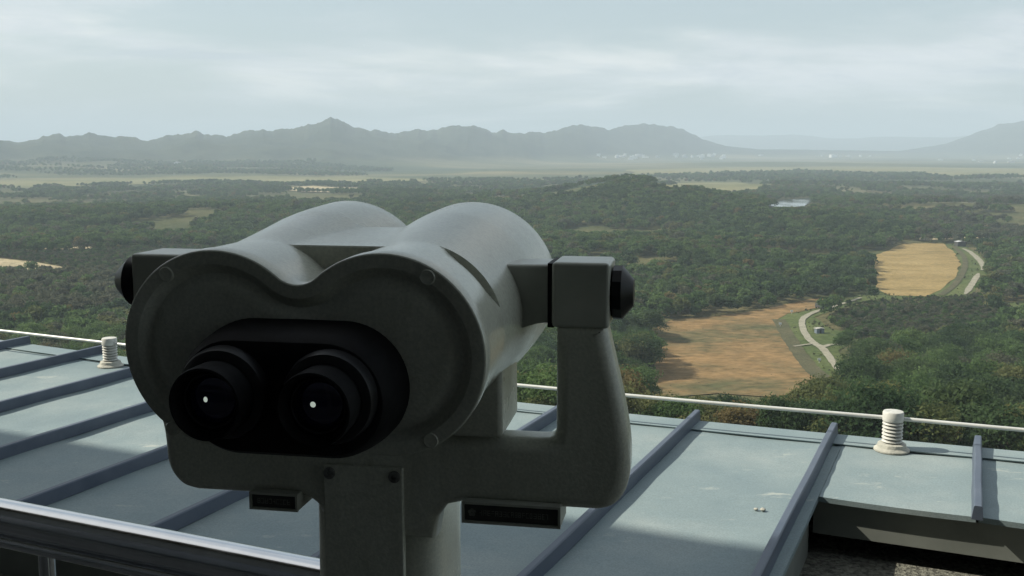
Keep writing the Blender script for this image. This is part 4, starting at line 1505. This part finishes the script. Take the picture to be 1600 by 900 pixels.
def truck():
    p = on_ground(1281, 484)
    o = empty('truck', (p[0], p[1], float(height(p[0], p[1])) + 0.5), math.radians(-62))
    prism('cab', [(0.9, 0.5), (2.6, 0.5), (2.6, 1.3), (2.2, 2.5), (0.9, 2.5)], -1.0, 1.0, M['truck_paint'], o, 0.06, 2)
    prism('windscreen', [(2.60, 1.38), (2.63, 1.38), (2.27, 2.4), (2.24, 2.4)], -0.85, 0.85, M['black_glass'], o)
    box('cargo_box', -2.6, 0.75, -1.1, 1.1, 0.8, 2.9, M['hut_dark'], o, 0.05)
    box('tailboard', -2.66, -2.61, -1.0, 1.0, 0.9, 1.7, M['grey_wall'], o)
    for x in (-1.7, 1.7):
        for s in (-1, 1):
            w = lathe('wheel', [(0.0, -0.15), (0.3, -0.15), (0.48, -0.13), (0.5, 0.0), (0.48, 0.13), (0.3, 0.15), (0.0, 0.15)], M['rubber'], o, 18, T=lambda a, b, h, x=x, s=s: (x + a, s * 0.95 + h, 0.5 + b))
    tag(o, 'dark box truck parked where the dirt road meets the tan field', 'truck')


truck()


def marker(u, v, label):
    p = on_ground(u, v)
    o = empty('marker_post', (p[0], p[1], float(height(p[0], p[1])) + 0.3))
    lathe('post', [(0.12, -0.2), (0.12, 1.3), (0.0, 1.3)], M['grey_wall'], o, 8)
    box('board', -0.65, 0.65, -0.06, 0.06, 1.0, 1.9, M['white_wall'], o, 0.02)
    tag(o, label, 'sign', 'white marker boards by the track')


marker(1219, 511, 'white marker board between the tan field and the dark track')
marker(1280, 568, 'white marker board between the track and the dirt road')
marker(1237, 491, 'white marker board by the upper end of the track')
marker(1325, 537, 'white marker board at the end of the short road branch')
marker(1565, 383, 'white marker board right of the upper road')


def town_building(u, v, w, d, h, m, kind, where):
    p = on_ground(u, v)
    z = float(height(p[0], p[1]))
    o = empty('town_building', (p[0], p[1], z), random.uniform(-0.4, 0.4))
    box('wall', -w / 2, w / 2, -d / 2, d / 2, -3, h, m, o)
    if kind == 'flat':
        box('parapet', -w / 2 - 0.4, w / 2 + 0.4, -d / 2 - 0.4, d / 2 + 0.4, h + 0.05, h + 1.2, M['grey_wall'], o)
        box('stair_head', -w * 0.15, w * 0.15, -d * 0.3, d * 0.3, h + 1.25, h + 4, m, o)
    else:
        prism('roof', [(-w / 2 - 1, h + 0.05), (w / 2 + 1, h + 0.05), (0, h + 0.05 + w * 0.16)], -d / 2 - 1, d / 2 + 1, M['grey_wall'], o)
    tag(o, 'tiny pale town building ' + where, 'building', 'far town buildings ' + where)


rg = random.Random(5)
for k in range(52):
    if k < 34:
        u = rg.choice([rg.uniform(925, 1000), rg.uniform(960, 1135), rg.uniform(925, 1135)]); v = rg.gauss(246, 1.6); where = 'strung out below the central mountain ridge'
    elif k < 44:
        u = rg.uniform(1180, 1360); v = rg.gauss(245, 1.2); where = 'on the hazy plain under the gap in the mountains'
    else:
        u = rg.uniform(1470, 1600); v = rg.gauss(250, 4); where = 'on the hazy plain at the far right'
    town_building(u, v, rg.uniform(14, 42), rg.uniform(10, 20), rg.uniform(7, 20) if k < 34 else rg.uniform(5, 11), M['white_wall'] if rg.random() < 0.7 else M['grey_wall'], rg.choice(['flat', 'gable']), where)
town_building(1302, 246, 60, 30, 22, M['white_wall'], 'flat', 'with the widest white front, under the gap in the mountains')
town_building(276, 258, 26, 14, 9, M['white_wall'], 'gable', 'alone at the foot of the left mountains')

# ------------------------------------------------------------------ haze
def haze():
    bm = bmesh.new()
    bm_box(bm, -33000, 33000, -32000, 34000, -90, 420)
    m = bpy.data.materials.new('haze')
    m.use_nodes = True
    n, l = m.node_tree.nodes, m.node_tree.links
    n.clear()
    v = N(n, 'ShaderNodeVolumePrincipled')
    v.inputs['Color'].default_value = (0.74, 0.885, 1.0, 1)
    v.inputs['Density'].default_value = 1.45e-4
    v.inputs['Anisotropy'].default_value = 0.0
    o = N(n, 'ShaderNodeOutputMaterial')
    l.new(v.outputs[0], o.inputs['Volume'])
    ob = from_bm('haze', bm, m)
    tag(ob, kind='stuff')


haze()
